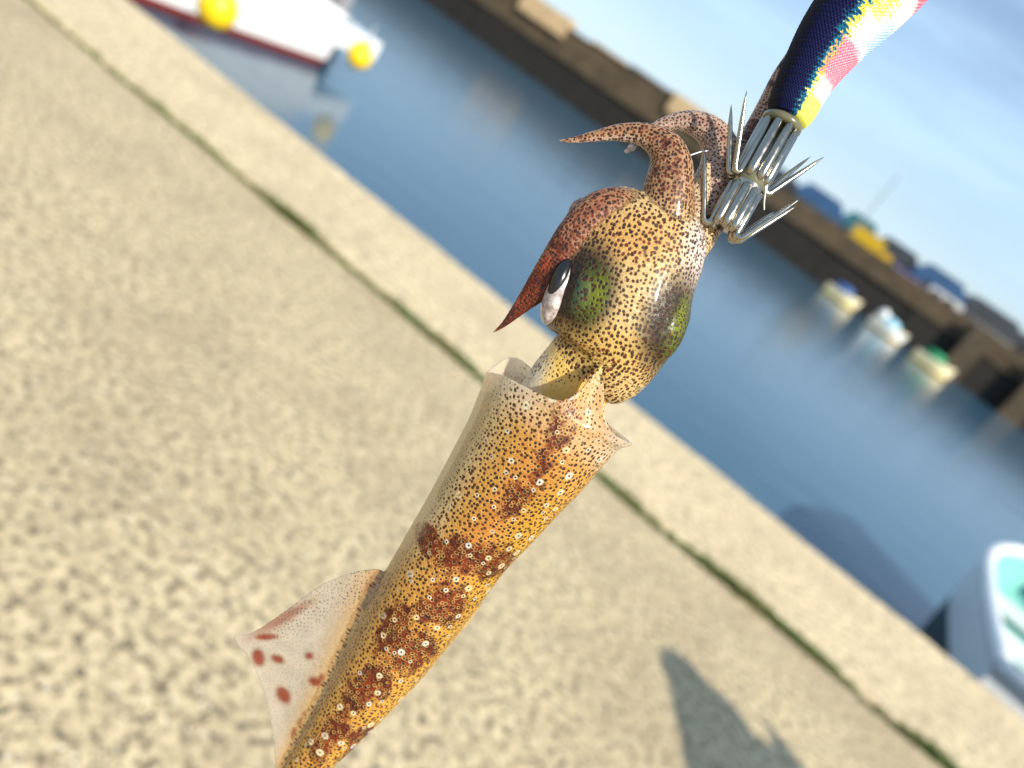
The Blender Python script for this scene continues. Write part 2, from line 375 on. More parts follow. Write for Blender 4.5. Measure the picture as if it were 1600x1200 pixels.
# ================================================================== BOATS
def boat(name, loc, heading, Ln, Bm, H, label, hullm, deckm, railm, stripem=None, bottomm=None, cat='boat', group=None, cabin=None, sheer=0.35, boot=0.17):
    """heading: direction of the bow. local x forward, stern at x=0, z=0 the waterline"""
    e = empty(name, (loc[0], loc[1], ZW), math.atan2(heading[1], heading[0])); tag(e, label, cat, group)
    N = 26
    def hb(s): return Bm / 2 * (0.90 + 0.10 * math.sin(min(1, s / 0.5) * math.pi / 2)) * (1 - max(0, (s - 0.5) / 0.5) ** 2.4) + 0.02
    def zg(s): return H * (1 + sheer * s * s)
    def sec(s):
        b_, g = hb(s), zg(s); kx = max(0, (s - 0.75) / 0.25)
        return [(0.0, -0.30 + 0.30 * kx), (b_ * 0.72, -0.14 + 0.2 * kx), (b_ * 0.86, 0.07), (b_ * (0.885 + 0.08 * boot), boot), (b_ * 0.97, g * 0.68), (b_, g)]
    def xs(s, j): return Ln * s * (1.0 - 0.06 * (1 - j / 5) * max(0, (s - 0.7) / 0.3))
    v = []; f = []
    K = 6
    for i in range(N + 1):
        s = i / N; sc_ = sec(s)
        for side in (1, -1):
            for j, (y, z) in enumerate(sc_): v.append((xs(s, j), side * y, z))
    def idx(i, side, j): return i * 2 * K + (0 if side == 1 else K) + j
    hull, bot, stp = [], [], []
    for i in range(N):
        for side in (1, -1):
            for j in range(K - 1):
                q = (idx(i, side, j), idx(i + 1, side, j), idx(i + 1, side, j + 1), idx(i, side, j + 1))
                q = q if side == -1 else q[::-1]
                (bot if j < 2 else stp if j == 2 else hull).append(q)
    tr = tuple(idx(0, 1, j) for j in range(K)) + tuple(idx(0, -1, j) for j in range(K - 1, 0, -1))
    def part(nm, faces, m, par=e):
        used = sorted({a for q in faces for a in q}); mp_ = {a: k for k, a in enumerate(used)}
        return link(nm, mesh_from([v[a] for a in used], [tuple(mp_[a] for a in q) for q in faces]), m, par, True)
    h = part('hull', hull, hullm)
    part('bottom', bot, bottomm or hullm); part('waterline_stripe', stp, stripem or hullm)
    MB().add([v[a] for a in tr], [tuple(range(len(tr)))]).build('transom', hullm, e)
    # inner skin and deck
    iv = []; jf = []
    for i in range(N + 1):
        s = i / N; b_, g = max(0.015, hb(s) - 0.09), zg(s); zd = max(0.2, g - 0.42)
        iv += [(Ln * s * 0.985 + 0.04, b_, g - 0.01), (Ln * s * 0.98 + 0.04, b_ * 0.96, zd), (Ln * s * 0.98 + 0.04, -b_ * 0.96, zd), (Ln * s * 0.985 + 0.04, -b_, g - 0.01)]
    for i in range(N):
        for j in range(3): jf.append((i * 4 + j, i * 4 + j + 1, (i + 1) * 4 + j + 1, (i + 1) * 4 + j))
    jf.append((0, 1, 2, 3))
    link('deck', mesh_from(iv, jf), deckm, e, False)
    rl = MB()
    for side in (1, -1):
        rl.tube([(Ln * i / N * (1.0), side * (hb(i / N) - 0.03), zg(i / N) + 0.015) for i in range(N + 1)], 0.065, 8)
    rl.tube([(0.0, -hb(0), zg(0) + 0.01), (0.0, hb(0), zg(0) + 0.01)], 0.065, 8)
    rl.build('gunwale', railm, e, True)
    if cabin:
        x0, x1, ch = cabin; zc = zg(0.3) - 0.42; bw_ = Bm * 0.30
        c_ = MB().prism([(x0, zc), (x1 + 0.25, zc), (x1 + 0.1, zc + ch * 0.55), (x1 - 0.15, zc + ch), (x0, zc + ch)], -bw_, bw_).build('cabin', hullm, e, bevel=0.04)
        for sgn in (1, -1): MB().box(x0 + 0.15, x1 - 0.25, sgn * bw_ - 0.012, sgn * bw_ + 0.012, zc + ch * 0.58, zc + ch * 0.86).build('window', m_glass, c_)
        MB().box(x0 - 0.08, x1 - 0.02, -bw_ - 0.1, bw_ + 0.1, zc + ch + 0.002, zc + ch + 0.06).build('cabin_roof', railm, e)
    return e, hb, zg
m_red = simple('red_antifouling', lin(150, 52, 44), 0.6)
m_teal = simple('teal_deck_paint', lin(132, 196, 186), 0.5, wear=0.08)
m_green = simple('green_net', lin(30, 140, 92), 0.8, wear=0.25, scale=14)
m_bluet = simple('blue_tarpaulin', lin(52, 92, 150), 0.6)
m_pale_blue = simple('pale_blue_tarpaulin', lin(150, 200, 222), 0.5)
m_cream = simple('cream_hull', lin(236, 222, 180), 0.4, wear=0.06)
m_dgreen = simple('dark_green_bottom', lin(14, 46, 48), 0.5)
m_ygb = simple('buoy_yellow', lin(244, 200, 20), 0.4, wear=0.06)

# white boat moored at the left: stern towards the harbour, side along the quay
stern = on_z(505, 108, ZW); fwd_pt = on_z(190, -2, ZW)
hd = (fwd_pt - stern); hd.z = 0; hd.normalize()
sideL = Vector((-hd.y, hd.x, 0))
# visible side is the boat's starboard or port: centre line lies half a beam away from us
nrm = sideL if sideL.x < 0 else -sideL
Bm1 = 2.1
c0 = stern + nrm * Bm1 * 0.43
b1, hb1, zg1 = boat('fishing_boat', c0, hd, 7.0, Bm1, 1.02, 'white fishing boat with red waterline stripe moored with yellow buoys on its side', m_white, m_offw, m_white, m_red, m_red, cabin=(2.6, 4.4, 1.5), sheer=0.25)
# stern bracket with outboard engine: parts of the boat
MB().box(-1.35, -0.01, -0.95, 0.95, 0.50, 0.90).build('stern_platform', m_white, b1, bevel=0.03)
en = MB().prism([(-0.95, 0.863), (-0.45, 0.863), (-0.4, 1.35), (-0.6, 1.48), (-0.92, 1.38)], -0.2, 0.2).build('outboard_engine', simple('engine_grey', (0.28, 0.29, 0.30, 1), 0.4), b1, bevel=0.06)
MB().box(-1.35, -1.17, -0.06, 0.06, -0.5, 0.86).build('engine_leg', m_steel_d, en)
for yy in (-0.7, -0.35, 0.35):
    MB().tube([(-0.3, yy, 0.86), (-0.3, yy, 1.7)], 0.022, 8).build('rail_post', simple('brown_pole', lin(120, 96, 70), 0.6), b1)
side_y = [y for y in (1, -1) if (b1.matrix_basis @ Vector((2, y, 0)) - EYE).length < (b1.matrix_basis @ Vector((2, -y, 0)) - EYE).length][0]
def buoy(px, py, dist, r, label):
    c = at_dist(px, py, dist); e = empty('buoy', c); tag(e, label, 'buoy')
    v = []; n_, m2 = 22, 16; f = []
    for i in range(m2 + 1):
        ph = math.pi * i / m2; z = r * math.cos(ph) * (1.10 if ph < 1.57 else 1.0); rr = r * math.sin(ph)
        for j in range(n_): v.append((rr * math.cos(2 * math.pi * j / n_), rr * math.sin(2 * math.pi * j / n_), z))
    for i in range(m2):
        for j in range(n_): f.append((i * n_ + j, (i + 1) * n_ + j, (i + 1) * n_ + (j + 1) % n_, i * n_ + (j + 1) % n_))
    link('float', mesh_from(v, f), m_ygb, e, True)
    MB().tube([(0, 0, r * 1.05), (0, 0, r * 1.35)], r * 0.22, 10).build('eyelet', m_rubber, e)
    MB().tube([(0, 0, r * 1.3), (0.02, 0.0, r * 2.6)], 0.012, 6).build('rope', m_offw, e)
    return e
buoy(340, 14, 12.3, 0.27, 'yellow round buoy hanging against the side of the white boat')
buoy(562, 88, 15.4, 0.23, 'yellow round buoy hanging from the stern of the white boat')

# boat moored bow-on to the quay at the right
hd2 = Vector((0.38, 0.925, 0)).normalized()
b2, hb2, zg2 = boat('moored_skiff', (4.56, 4.74, 0), hd2, 4.4, 1.75, 1.12, 'white skiff with dark teal lower hull moored stern first against the quay', m_white, m_teal, m_white, m_dgreen, m_dgreen, sheer=0.16, boot=0.66)
MB().ellipsoid((4.05, 0, zg2(0.95) + 0.10), [(0.14, 0, 0), (0, 0.14, 0), (0, 0, 0.12)]).build('mooring_bitt', m_white, b2, True)
MB().box(1.6, 2.0, -0.74, 0.74, 0.82, 0.90).build('thwart', m_white, b2)
MB().box(2.7, 3.0, -0.66, 0.66, 0.84, 0.92).build('thwart', m_white, b2)
MB().box(-0.03, 0.12, -0.30, 0.30, 1.12, 1.30).build('engine_mount', m_green, b2, bevel=0.02)
# three small boats in front of the far breakwater
far = [((1318, 462), 58, m_bluet, m_cream, 'small cream boat with blue tarpaulin moored under the breakwater', None),
       ((1390, 512), 57, m_pale_blue, m_white, 'small white boat with pale blue covers moored under the breakwater', (0.6, 1.7, 1.2)),
       ((1455, 572), 55, m_green, m_cream, 'small cream boat heaped with green net under the breakwater', None)]
for k, ((px, py), dist, topm, hm, lab, cab) in enumerate(far):
    c = at_dist(px, py, dist); hd3 = Vector((0.90, -0.44, 0)).normalized()
    b3, hb3, zg3 = boat('harbour_boat', (c.x - hd3.x * 1.25, c.y - hd3.y * 1.25, 0), hd3, 2.5, 1.2, 0.58, lab, hm, m_offw, m_cream, m_ygb, m_dgreen, group='boats under the breakwater', cabin=None, sheer=0.4)
    rr = random.Random(k + 3); v = []; f = []; n_, m2 = 16, 8
    for i in range(m2 + 1):
        ph = math.pi / 2 * i / m2
        for j in range(n_):
            a = 2 * math.pi * j / n_; q = (1 + 0.12 * math.sin(4 * a + k) + 0.08 * rr.random()) * math.cos(ph) ** 0.55
            v.append((1.05 + 0.75 * q * math.cos(a), 0.46 * q * math.sin(a), 0.48 + 0.72 * math.sin(ph)))
    for i in range(m2):
        for j in range(n_): f.append((i * n_ + j, i * n_ + (j + 1) % n_, (i + 1) * n_ + (j + 1) % n_, (i + 1) * n_ + j))
    link('cover' if k < 2 else 'net_heap', mesh_from(v, f), topm, b3, True)
    if k == 1: MB().ellipsoid((0.42, 0.0, 1.0), [(0.42, 0, 0), (0, 0.42, 0), (0, 0, 0.42)]).build('white_tank', m_white, b3, True)

#PART2
# ================================================================== SQUID
# built in a millimetre frame: x right, y up, z towards the lens, origin at the lens
F, DM = FPX, D0 * 1000.0
KP = DM / F                                    # one photo pixel in mm at the head's distance
def c3(px, py, z):                             # photo pixel + offset towards the lens (in pixels) -> mm
    d = DM - z * KP
    return np.array([(px - 800) / F * d, (600 - py) / F * d, -d])
def to_world(a):                               # mm -> world metres (n,3)
    a = np.asarray(a) * 0.001
    Mx = np.array([list(CRT), list(CUP), list(-fw)])
    return a @ Mx + np.array(EYE)

def spline(rows, n):
    """Catmull-Rom through rows (array m x k), n samples equally spaced in parameter of chord length"""
    P = np.array(rows, float); m = len(P)
    ch = np.r_[0, np.cumsum(np.linalg.norm(np.diff(P[:, :2], axis=0), axis=1))]
    tt = np.linspace(0, ch[-1], n); out = np.zeros((n, P.shape[1]))
    for q, x in enumerate(tt):
        i = min(np.searchsorted(ch, x, side='right') - 1, m - 2); h = ch[i + 1] - ch[i]; u = (x - ch[i]) / h
        def tan(j):
            if j == 0: return (P[1] - P[0]) / (ch[1] - ch[0])
            if j == m - 1: return (P[-1] - P[-2]) / (ch[-1] - ch[-2])
            return (P[j + 1] - P[j - 1]) / (ch[j + 1] - ch[j - 1])
        a, b, ta, tb = P[i], P[i + 1], tan(i), tan(i + 1)
        out[q] = (2 * u**3 - 3 * u**2 + 1) * a + (u**3 - 2 * u**2 + u) * h * ta + (-2 * u**3 + 3 * u**2) * b + (u**3 - u**2) * h * tb
    return out

def frames(rows, n):
    S = spline(rows, n)
    C = np.array([c3(*r[:3]) for r in S]); sc_ = (-C[:, 2]) / F
    T = np.gradient(C, axis=0); T /= np.linalg.norm(T, axis=1)[:, None]
    N = np.array([0, 0, 1.0]) - T * T[:, 2:3]; N /= np.linalg.norm(N, axis=1)[:, None]
    Sd = np.cross(T, N)
    rw = np.maximum(S[:, 3], 0.8) * sc_; rd = rw * S[:, 4]
    arc = np.r_[0, np.cumsum(np.linalg.norm(np.diff(C, axis=0), axis=1))]
    return dict(C=C, T=T, N=N, S=Sd, rw=rw, rd=rd, arc=arc)

def loft(fr, na=40):
    n = len(fr['C']); th = np.linspace(0, 2 * np.pi, na, endpoint=False)
    V = fr['C'][:, None] + fr['S'][:, None] * (fr['rw'][:, None] * np.cos(th))[..., None] + fr['N'][:, None] * (fr['rd'][:, None] * np.sin(th))[..., None]
    v = V.reshape(-1, 3).tolist(); f = []
    for i in range(n - 1):
        for j in range(na): f.append((i * na + j, i * na + (j + 1) % na, (i + 1) * na + (j + 1) % na, (i + 1) * na + j))
    v.append(list(fr['C'][0])); v.append(list(fr['C'][-1])); a, b = len(v) - 2, len(v) - 1
    for j in range(na):
        f.append((a, (j + 1) % na, j)); f.append((b, (n - 1) * na + j, (n - 1) * na + (j + 1) % na))
    return v, f

# --- rows: px, py, z, half width (px), depth ratio
AX = np.array([0.565, -0.825]); RX = np.array([0.825, 0.565]); RC = np.array([868.0, 620.0])
mprof = [(0, 5, 108), (40, 8, 109), (90, 11, 105), (140, 10, 98), (200, 9, 90), (260, 7, 82), (320, 8, 78), (411, 9.5, 71.5), (488, 10.5, 63.5), (576, 9, 51), (669, 4, 37), (740, 0, 24), (800, -3, 8)]
mrows = []
SL = 0.20
for t_, c_, w_ in [(-130, 5, 104)] + mprof:
    p = RC - AX * t_ + RX * c_; mrows.append((p[0], p[1], -SL * t_, w_, 0.86))
FR = {}
FR['mantle'] = frames(mrows, 240); FR['mantle']['S'] = -FR['mantle']['S']
FR['head'] = frames([(842, 700, -42, 58, 0.75), (856, 662, -32, 64, 0.75), (882, 612, -20, 64, 0.72), (910, 578, -8, 66, 0.70), (940, 556, 2, 84, 0.68), (955, 512, 12, 109, 0.66), (968, 462, 20, 115, 0.64), (986, 418, 26, 106, 0.64),
                     (1003, 378, 28, 103, 0.60), (1018, 348, 28, 94, 0.56), (1030, 322, 26, 70, 0.5)], 120)
arms = {
 'arm_a': [(1033, 392, 34, 46, .7), (1038, 345, 42, 43, .75), (1044, 300, 47, 40, .8), (1048, 258, 49, 34, .85), (1037, 229, 49, 27.5, .85), (1008, 211, 47, 19, .85), (968, 207, 45, 13.5, .85), (928, 213, 42, 8.5, .85), (893, 219, 40, 4.5, .9), (873, 220, 38, 1.6, 1)],
 'arm_b': [(1050, 400, 6, 44, .7), (1088, 342, 2, 45, .75), (1122, 285, 0, 39, .8), (1127, 240, -2, 31, .85), (1112, 208, -4, 25, .85), (1080, 191, -4, 18.5, .85), (1045, 192, -4, 12, .85), (1012, 208, -2, 9, .85), (992, 224, 2, 6.5, .9), (980, 236, 6, 3.5, 1)],
 'arm_c': [(1000, 392, 30, 44, .7), (985, 345, 42, 40, .75), (962, 324, 52, 32, .8), (930, 333, 57, 31, .7), (900, 366, 54, 30, .62), (873, 408, 46, 29, .55), (845, 445, 38, 23, .5), (812, 481, 30, 12, .55), (788, 506, 26, 5, .7), (769, 521, 24, 1.5, 1)],
 'arm_d': [(1070, 385, 22, 26, .7), (1080, 340, 30, 23, .7), (1093, 300, 34, 16, .7), (1102, 272, 36, 9, .7), (1107, 254, 37, 4, .8)],
 'arm_e': [(1030, 400, -4, 34, .7), (1110, 330, -12, 32, .7), (1160, 265, -16, 28, .7), (1181, 215, -16, 24, .7), (1200, 170, -16, 19, .7), (1219, 122, -16, 14, .7), (1240, 78, -14, 7, .8)],
 'arm_f': [(940, 392, -10, 36, .7), (925, 350, -16, 30, .7), (915, 330, -30, 24, .8), (905, 330, -48, 17, .9), (893, 350, -58, 10, .9), (884, 380, -60, 4, 1)],
}
for k, rows in arms.items(): FR[k] = frames(rows, 110)
parts_v, parts_f = [], []
def addp(v, f):
    k = len(parts_v); parts_v.extend(v); parts_f.extend([tuple(i + k for i in q) for q in f])
for k in ('head',) + tuple(arms): addp(*loft(FR[k], 44))
for ex, ey, ez, eu, ew, el_, ed_ in ((912, 456, 48, (0.30, 0.95), 34, 56, 38), (1034, 506, 30, (0.30, 0.95), 38, 64, 40)):   # the eyes' domes under the skin
    cc = c3(ex, ey, ez); a1 = np.array([eu[0], eu[1], 0]) * el_ * KP; a2_ = np.array([eu[1], -eu[0], 0]) * ew * KP; a3 = np.array([0, 0, 1.0]) * ed_ * KP
    tmpb = MB().ellipsoid(cc, [a1, a2_, a3], 36, 24); addp([list(q) for q in tmpb.v], tmpb.f)

# --- mantle: an open cup with a thin wall, a pointed lobe on its front edge and a flared collar
mf = FR['mantle']; na = 120; th = np.linspace(0, 2 * np.pi, na, endpoint=False)
# distance below the collar (px) for every sample of the centre line
S_ = spline(mrows, 240)
tline = -((S_[:, :2] - RC) @ AX)
def ringpt(t, thv, dr):
    """surface point at distance t (array) below the collar, angle thv, radius change dr (px)"""
    C = np.stack([np.interp(t, tline, mf['C'][:, k]) for k in range(3)], -1)
    Sv = np.stack([np.interp(t, tline, mf['S'][:, k]) for k in range(3)], -1); Nv = np.stack([np.interp(t, tline, mf['N'][:, k]) for k in range(3)], -1)
    rw = np.interp(t, tline, mf['rw']); rd = np.interp(t, tline, mf['rd'])
    te = np.maximum(t, -20)
    right = np.maximum(0, np.cos(thv)); left = np.maximum(0, -np.cos(thv)); front = np.maximum(0, np.sin(thv)); back = np.maximum(0, -np.sin(thv))
    lobe_damp = np.exp(-((thv - LOBE) / 0.34) ** 2)
    fl = (0.24 * right ** 2 + 0.15 * left ** 2 + 0.04 * front + 0.08 * back) * np.exp(-np.maximum(te, 0) / 30.0) * (1 - lobe_damp)
    fl = fl - 0.42 * lobe_damp * np.clip(-t / 90, 0, 1)
    k = 1 + fl
    return C + Sv * ((rw * k + dr * KP) * np.cos(thv))[..., None] + Nv * ((rd * k + dr * KP) * np.sin(thv))[..., None]
LOBE = math.radians(67)
def rim(thv):
    d = (thv - LOBE + np.pi) % (2 * np.pi) - np.pi
    r = 74 * np.exp(-np.abs(d / 0.25) ** 2.0) + 15 * np.maximum(0, np.sin(thv)) - 19 * np.maximum(0, -np.cos(thv)) ** 3
    r = r + 5 * np.sin(2 * thv + 0.6) + 1.5 * np.sin(5 * thv + 1.0)
    db = (thv - math.radians(222) + np.pi) % (2 * np.pi) - np.pi
    r = r + 9 * np.exp(-(db / 0.30) ** 2)
    return r
tj = np.r_[np.linspace(0, 60, 26), np.linspace(64, 797, 150)]
outer = np.array([ringpt(t - rim(th) * math.exp(-t / 36.0), th, np.zeros(na)) for t in tj])
tin = np.linspace(0, 230, 70)
inner = np.array([ringpt(t - rim(th) * math.exp(-t / 36.0) + 0.6, th, np.full(na, -(5.2 + 5 * min(1, t / 60)))) for t in tin])
v = outer.reshape(-1, 3).tolist() + inner.reshape(-1, 3).tolist(); f = []
no, ni = len(tj), len(tin); off = no * na
for i in range(no - 1):
    for j in range(na): f.append((i * na + j, (i + 1) * na + j, (i + 1) * na + (j + 1) % na, i * na + (j + 1) % na))
for i in range(ni - 1):
    for j in range(na): f.append((off + i * na + j, off + i * na + (j + 1) % na, off + (i + 1) * na + (j + 1) % na, off + (i + 1) * na + j))
for j in range(na): f.append((j, (j + 1) % na, off + (j + 1) % na, off + j))
v.append(outer[-1].mean(0).tolist()); v.append(inner[-1].mean(0).tolist()); a, b = len(v) - 2, len(v) - 1
for j in range(na):
    f.append((a, (no - 1) * na + (j + 1) % na, (no - 1) * na + j)); f.append((b, off + (ni - 1) * na + j, off + (ni - 1) * na + (j + 1) % na))
addp(v, f)

# --- fins: thin sheets rooted on the mantle
def fin(root, outer_, zr, zo, bulge, name, thick=6.0):
    n, m = 90, 60
    A = spline([(x, y, 0) for x, y in root], n); O = spline([(x, y, 0) for x, y in outer_], n)
    top = np.zeros((n, m, 3)); q = np.linspace(0, 1, m)
    pos = np.zeros((n, m, 3)); tk = np.zeros((n, m))
    for i in range(n):
        s = i / (n - 1)
        zz_r = np.interp(s, [0, 1], zr); zz_o = np.interp(s, [0, 0.3, 1], zo)
        for j in range(m):
            xy = A[i, :2] * (1 - q[j]) + O[i, :2] * q[j]
            z = zz_r * (1 - q[j]) + zz_o * q[j] + bulge * math.sin(math.pi * q[j]) + 4 * math.sin(7 * s + 3 * q[j]) * q[j]
            pos[i, j] = c3(xy[0], xy[1], z); tk[i, j] = (thick * (1 - q[j]) + 3.4 * q[j]) * KP / 2
    du = np.gradient(pos, axis=0); dv = np.gradient(pos, axis=1); nr = np.cross(du, dv); nr /= np.linalg.norm(nr, axis=2)[..., None] + 1e-9
    P1 = pos + nr * tk[..., None]; P2 = pos - nr * tk[..., None]
    v = P1.reshape(-1, 3).tolist() + P2.reshape(-1, 3).tolist(); o = n * m; f = []
    for i in range(n - 1):
        for j in range(m - 1):
            a = i * m + j; f.append((a, a + m, a + m + 1, a + 1)); f.append((o + a, o + a + 1, o + a + m + 1, o + a + m))
    edge = [i * m for i in range(n)] + [(n - 1) * m + j for j in range(1, m)] + [i * m + m - 1 for i in range(n - 2, -1, -1)] + [j for j in range(m - 2, 0, -1)]
    for k in range(len(edge)):
        a, b = edge[k], edge[(k + 1) % len(edge)]; f.append((a, b, b + o, a + o))
    addp(v, f)
    return pos
fin_l = fin([(606, 896), (585, 940), (556, 1000), (528, 1060), (498, 1120), (470, 1170), (448, 1215), (440, 1240)],
            [(590, 889), (556, 893), (505, 912), (440, 958), (392, 989), (364, 995), (392, 1034), (414, 1090), (427, 1160), (434, 1236)],
            (-62, -130), (-60, -92, -140), -6, 'left')
fin_r = fin([(770, 890), (735, 945), (690, 1000), (640, 1060), (590, 1115), (555, 1150)],
            [(770, 898), (745, 955), (702, 1008), (652, 1068), (600, 1122), (560, 1155)],
            (-90, -140), (-120, -165, -190), 0, 'right', 7.0)

me = mesh_from(parts_v, parts_f, 'squid_body')
tmp = bpy.data.objects.new('squid_tmp', me); COL.objects.link(tmp)
md = tmp.modifiers.new('remesh', 'REMESH'); md.mode = 'VOXEL'; md.voxel_size = 0.27; md.use_smooth_shade = True
dg = bpy.context.evaluated_depsgraph_get()
me2 = bpy.data.meshes.new_from_object(tmp.evaluated_get(dg))
bpy.data.objects.remove(tmp)
nv = len(me2.vertices); co = np.zeros(nv * 3); me2.vertices.foreach_get('co', co); co = co.reshape(-1, 3)
ne = len(me2.edges); ed = np.zeros(ne * 2, dtype=np.int64); me2.edges.foreach_get('vertices', ed); ed = ed.reshape(-1, 2)
deg = np.bincount(ed.ravel(), minlength=nv)[:, None].astype(float)
def lap(x):
    out = np.zeros_like(x)
    for k in range(x.shape[1]):
        out[:, k] = np.bincount(ed[:, 0], x[ed[:, 1], k], nv) + np.bincount(ed[:, 1], x[ed[:, 0], k], nv)
    return out / deg
for it in range(9):                            # Taubin smoothing: blends arms into the head without shrinking
    co = co + 0.6 * (lap(co) - co); co = co - 0.53 * (lap(co) - co)

# --- which piece of the animal each point belongs to, and a coordinate on its skin
PX = 800 + co[:, 0] / -co[:, 2] * F; PY = 600 - co[:, 1] / -co[:, 2] * F
names = ['mantle', 'head'] + list(arms)
best = np.full(nv, 1e9); comp = np.zeros(nv, int); uu = np.zeros(nv); vv = np.zeros(nv); ang = np.zeros(nv); tpos = np.zeros(nv)
for ci, k in enumerate(names):
    fr = FR[k]; Cn = fr['C']; st = 2
    bd = np.full(nv, 1e9); bi = np.zeros(nv, int)
    for i in range(0, len(Cn), st):
        d = ((co - Cn[i]) ** 2).sum(1); m = d < bd; bd[m] = d[m]; bi[m] = i
    rel = co - Cn[bi]; x = (rel * fr['S'][bi]).sum(1); y = (rel * fr['N'][bi]).sum(1); al = (rel * fr['T'][bi]).sum(1)
    a = np.arctan2(y / np.maximum(fr['rd'][bi], .05), x / np.maximum(fr['rw'][bi], .05))
    nd = np.sqrt((x / np.maximum(fr['rw'][bi], .3)) ** 2 + (y / np.maximum(fr['rd'][bi], .3)) ** 2)
    sc_ = np.abs(nd - 1) + 0.3 * np.maximum(0, np.abs(al) - 0.6)
    if k == 'mantle': sc_ = sc_ * 0.9 + np.where(np.interp(bi, np.arange(240), tline) < -4, 0.15, 0)
    m = sc_ < best
    best[m] = sc_[m]; comp[m] = ci; ang[m] = a[m]
    a2 = (a - np.pi / 2 + np.pi) % (2 * np.pi) - np.pi            # seam on the far side
    uu[m] = (a2 * fr['rw'][bi])[m] / KP; vv[m] = (fr['arc'][bi] + al)[m] / KP; tpos[m] = (fr['arc'][bi] / fr['arc'][-1])[m]
is_fin = (comp == 0) & (best > 0.16) & (PX < 640) & (PY > 880) & (PX < np.interp(PY, [880, 960, 1060, 1160, 1240], [612, 566, 518, 468, 440]))
# distance in from the left fin's root
tm = -((np.stack([PX, PY], 1) - RC) @ AX); rm = (np.stack([PX, PY], 1) - RC) @ RX
cc_ = np.interp(tm, [p[0] for p in mprof], [p[1] for p in mprof]); ww_ = np.interp(tm, [p[0] for p in mprof], [p[2] for p in mprof])
rn = (rm - cc_) / np.maximum(ww_, 8)            # -1 left edge .. 1 right edge of the mantle

finr = (comp == 0) & (rn > 1.03) & (tm > 200)
def sm(x, a, b):
    t = np.clip((x - a) / (b - a), 0, 1); return t * t * (3 - 2 * t)
def blob(cx, cy, rx, ry, deg_, soft=0.5):
    c, s = math.cos(R(deg_)), math.sin(R(deg_)); dx, dy = PX - cx, PY - cy
    d = np.sqrt(((dx * c + dy * s) / rx) ** 2 + ((-dx * s + dy * c) / ry) ** 2)
    return 1 - sm(d, 1 - soft, 1 + soft)
def L3(*c): return np.array(lin(*c)[:3])
def mixc(col, c2, m): return col * (1 - m[:, None]) + np.array(c2)[None] * m[:, None]

is_mantle = (comp == 0) & ~is_fin
is_head = comp == 1; is_arm = comp >= 2
col = np.tile(L3(214, 176, 110), (nv, 1)); spot = np.full(nv, 0.33); red = np.zeros(nv); ring = np.zeros(nv); alpha = np.ones(nv); gold = np.zeros(nv); cell = np.full(nv, 12.5); spotty = np.zeros(nv)
# mantle: pale left flank, golden middle and right, pale collar
mc = np.tile(L3(198, 150, 74), (nv, 1))
mc = mixc(mc, L3(196, 118, 38), sm(rn, -0.35, 0.15) * (1 - sm(rn, 0.35, 0.75)) * sm(tm, 20, 90) * 0.45)
mc = mixc(mc, L3(210, 162, 58), sm(rn, 0.35, 0.8) * sm(tm, 60, 200))
mc = mixc(mc, L3(222, 198, 150), (1 - sm(rn, -0.8, -0.25)) * (1 - 0.85 * sm(tm, 250, 390)))
mc = mixc(mc, L3(216, 204, 184), (1 - sm(tm, 0, 85)) * (1 - 0.75 * blob(905, 640, 60, 60, 0)))
mc = mixc(mc, L3(196, 150, 66), sm(tm, 300, 420) * sm(rn, -0.9, -0.4) * 0.6)
col[is_mantle] = mc[is_mantle]
spot = np.where(is_mantle, 0.27 * np.maximum(sm(rn, -1.02, -0.55), 0.8 * sm(tm, 300, 400)) * (0.55 + 0.45 * sm(tm, 0, 60)) + 0.03, spot)
cell = np.where(is_mantle, 11.0 + 2.5 * (1 - np.abs(rn)), cell)
ring = np.where(is_mantle, sm(rn, -0.8, -0.3), ring)
band = np.zeros(nv)
for b_ in ((868, 690, 26, 80, 33), (815, 770, 26, 75, 35), (880, 640, 20, 40, 30)): band = np.maximum(band, blob(*b_, soft=0.7) * 0.62)
for b_ in ((725, 868, 78, 34, 8), (668, 838, 20, 26, 0), (780, 880, 30, 20, -40), (615, 985, 26, 58, 22), (640, 1020, 46, 34, -30), (690, 945, 50, 36, -30), (575, 1075, 60, 30, -40), (520, 1150, 50, 26, -50), (585, 915, 10, 34, 25), (560, 1160, 40, 20, -45)):
    band = np.maximum(band, blob(*b_, soft=0.85) * 0.84)
red = np.where(is_mantle, band, red)
gold = np.where(is_mantle, blob(830, 800, 16, 95, 38, .8) + 0.8 * blob(760, 905, 12, 90, 38, .8), 0)
alpha = np.where(is_mantle, 0.55 + 0.45 * sm(rn, -1.0, -0.45), alpha)
alpha = np.where(is_mantle, np.minimum(alpha, 0.38 + 0.62 * sm(tm + 0 * rn, -14, 46) + 0.8 * blob(925, 610, 45, 60, 30)), alpha)
# fins
fr_edge = is_fin
col[is_fin] = L3(190, 181, 166)
root_d = np.abs(rn + 1)
col = np.where((is_fin)[:, None], mixc(col, L3(200, 164, 104), 0.8 * (1 - sm(root_d, 0.0, 0.9))), col)
finspots = np.zeros(nv)
for b_ in ((416, 995, 17, 5, -2), (404, 1028, 9, 13, -15), (434, 1030, 10, 6, 20), (483, 1025, 6.5, 5.5, 0), (443, 1086, 9, 14, -35), (492, 1065, 10, 6, 20), (505, 1061, 7, 7, 0), (470, 1128, 4, 7, 30), (459, 1146, 3.5, 8, 10), (481, 1115, 8, 4, -10), (586, 921, 13, 30, 28)):
    finspots = np.maximum(finspots, blob(*b_, soft=0.5))
finspots = np.maximum(finspots, 0.55 * blob(440, 967, 55, 8, -30, .6))
col = np.where(is_fin[:, None], mixc(col, L3(134, 52, 22), np.clip(finspots * 1.6, 0, 1) * 0.95), col); red = np.where(is_fin, 0.0, red)
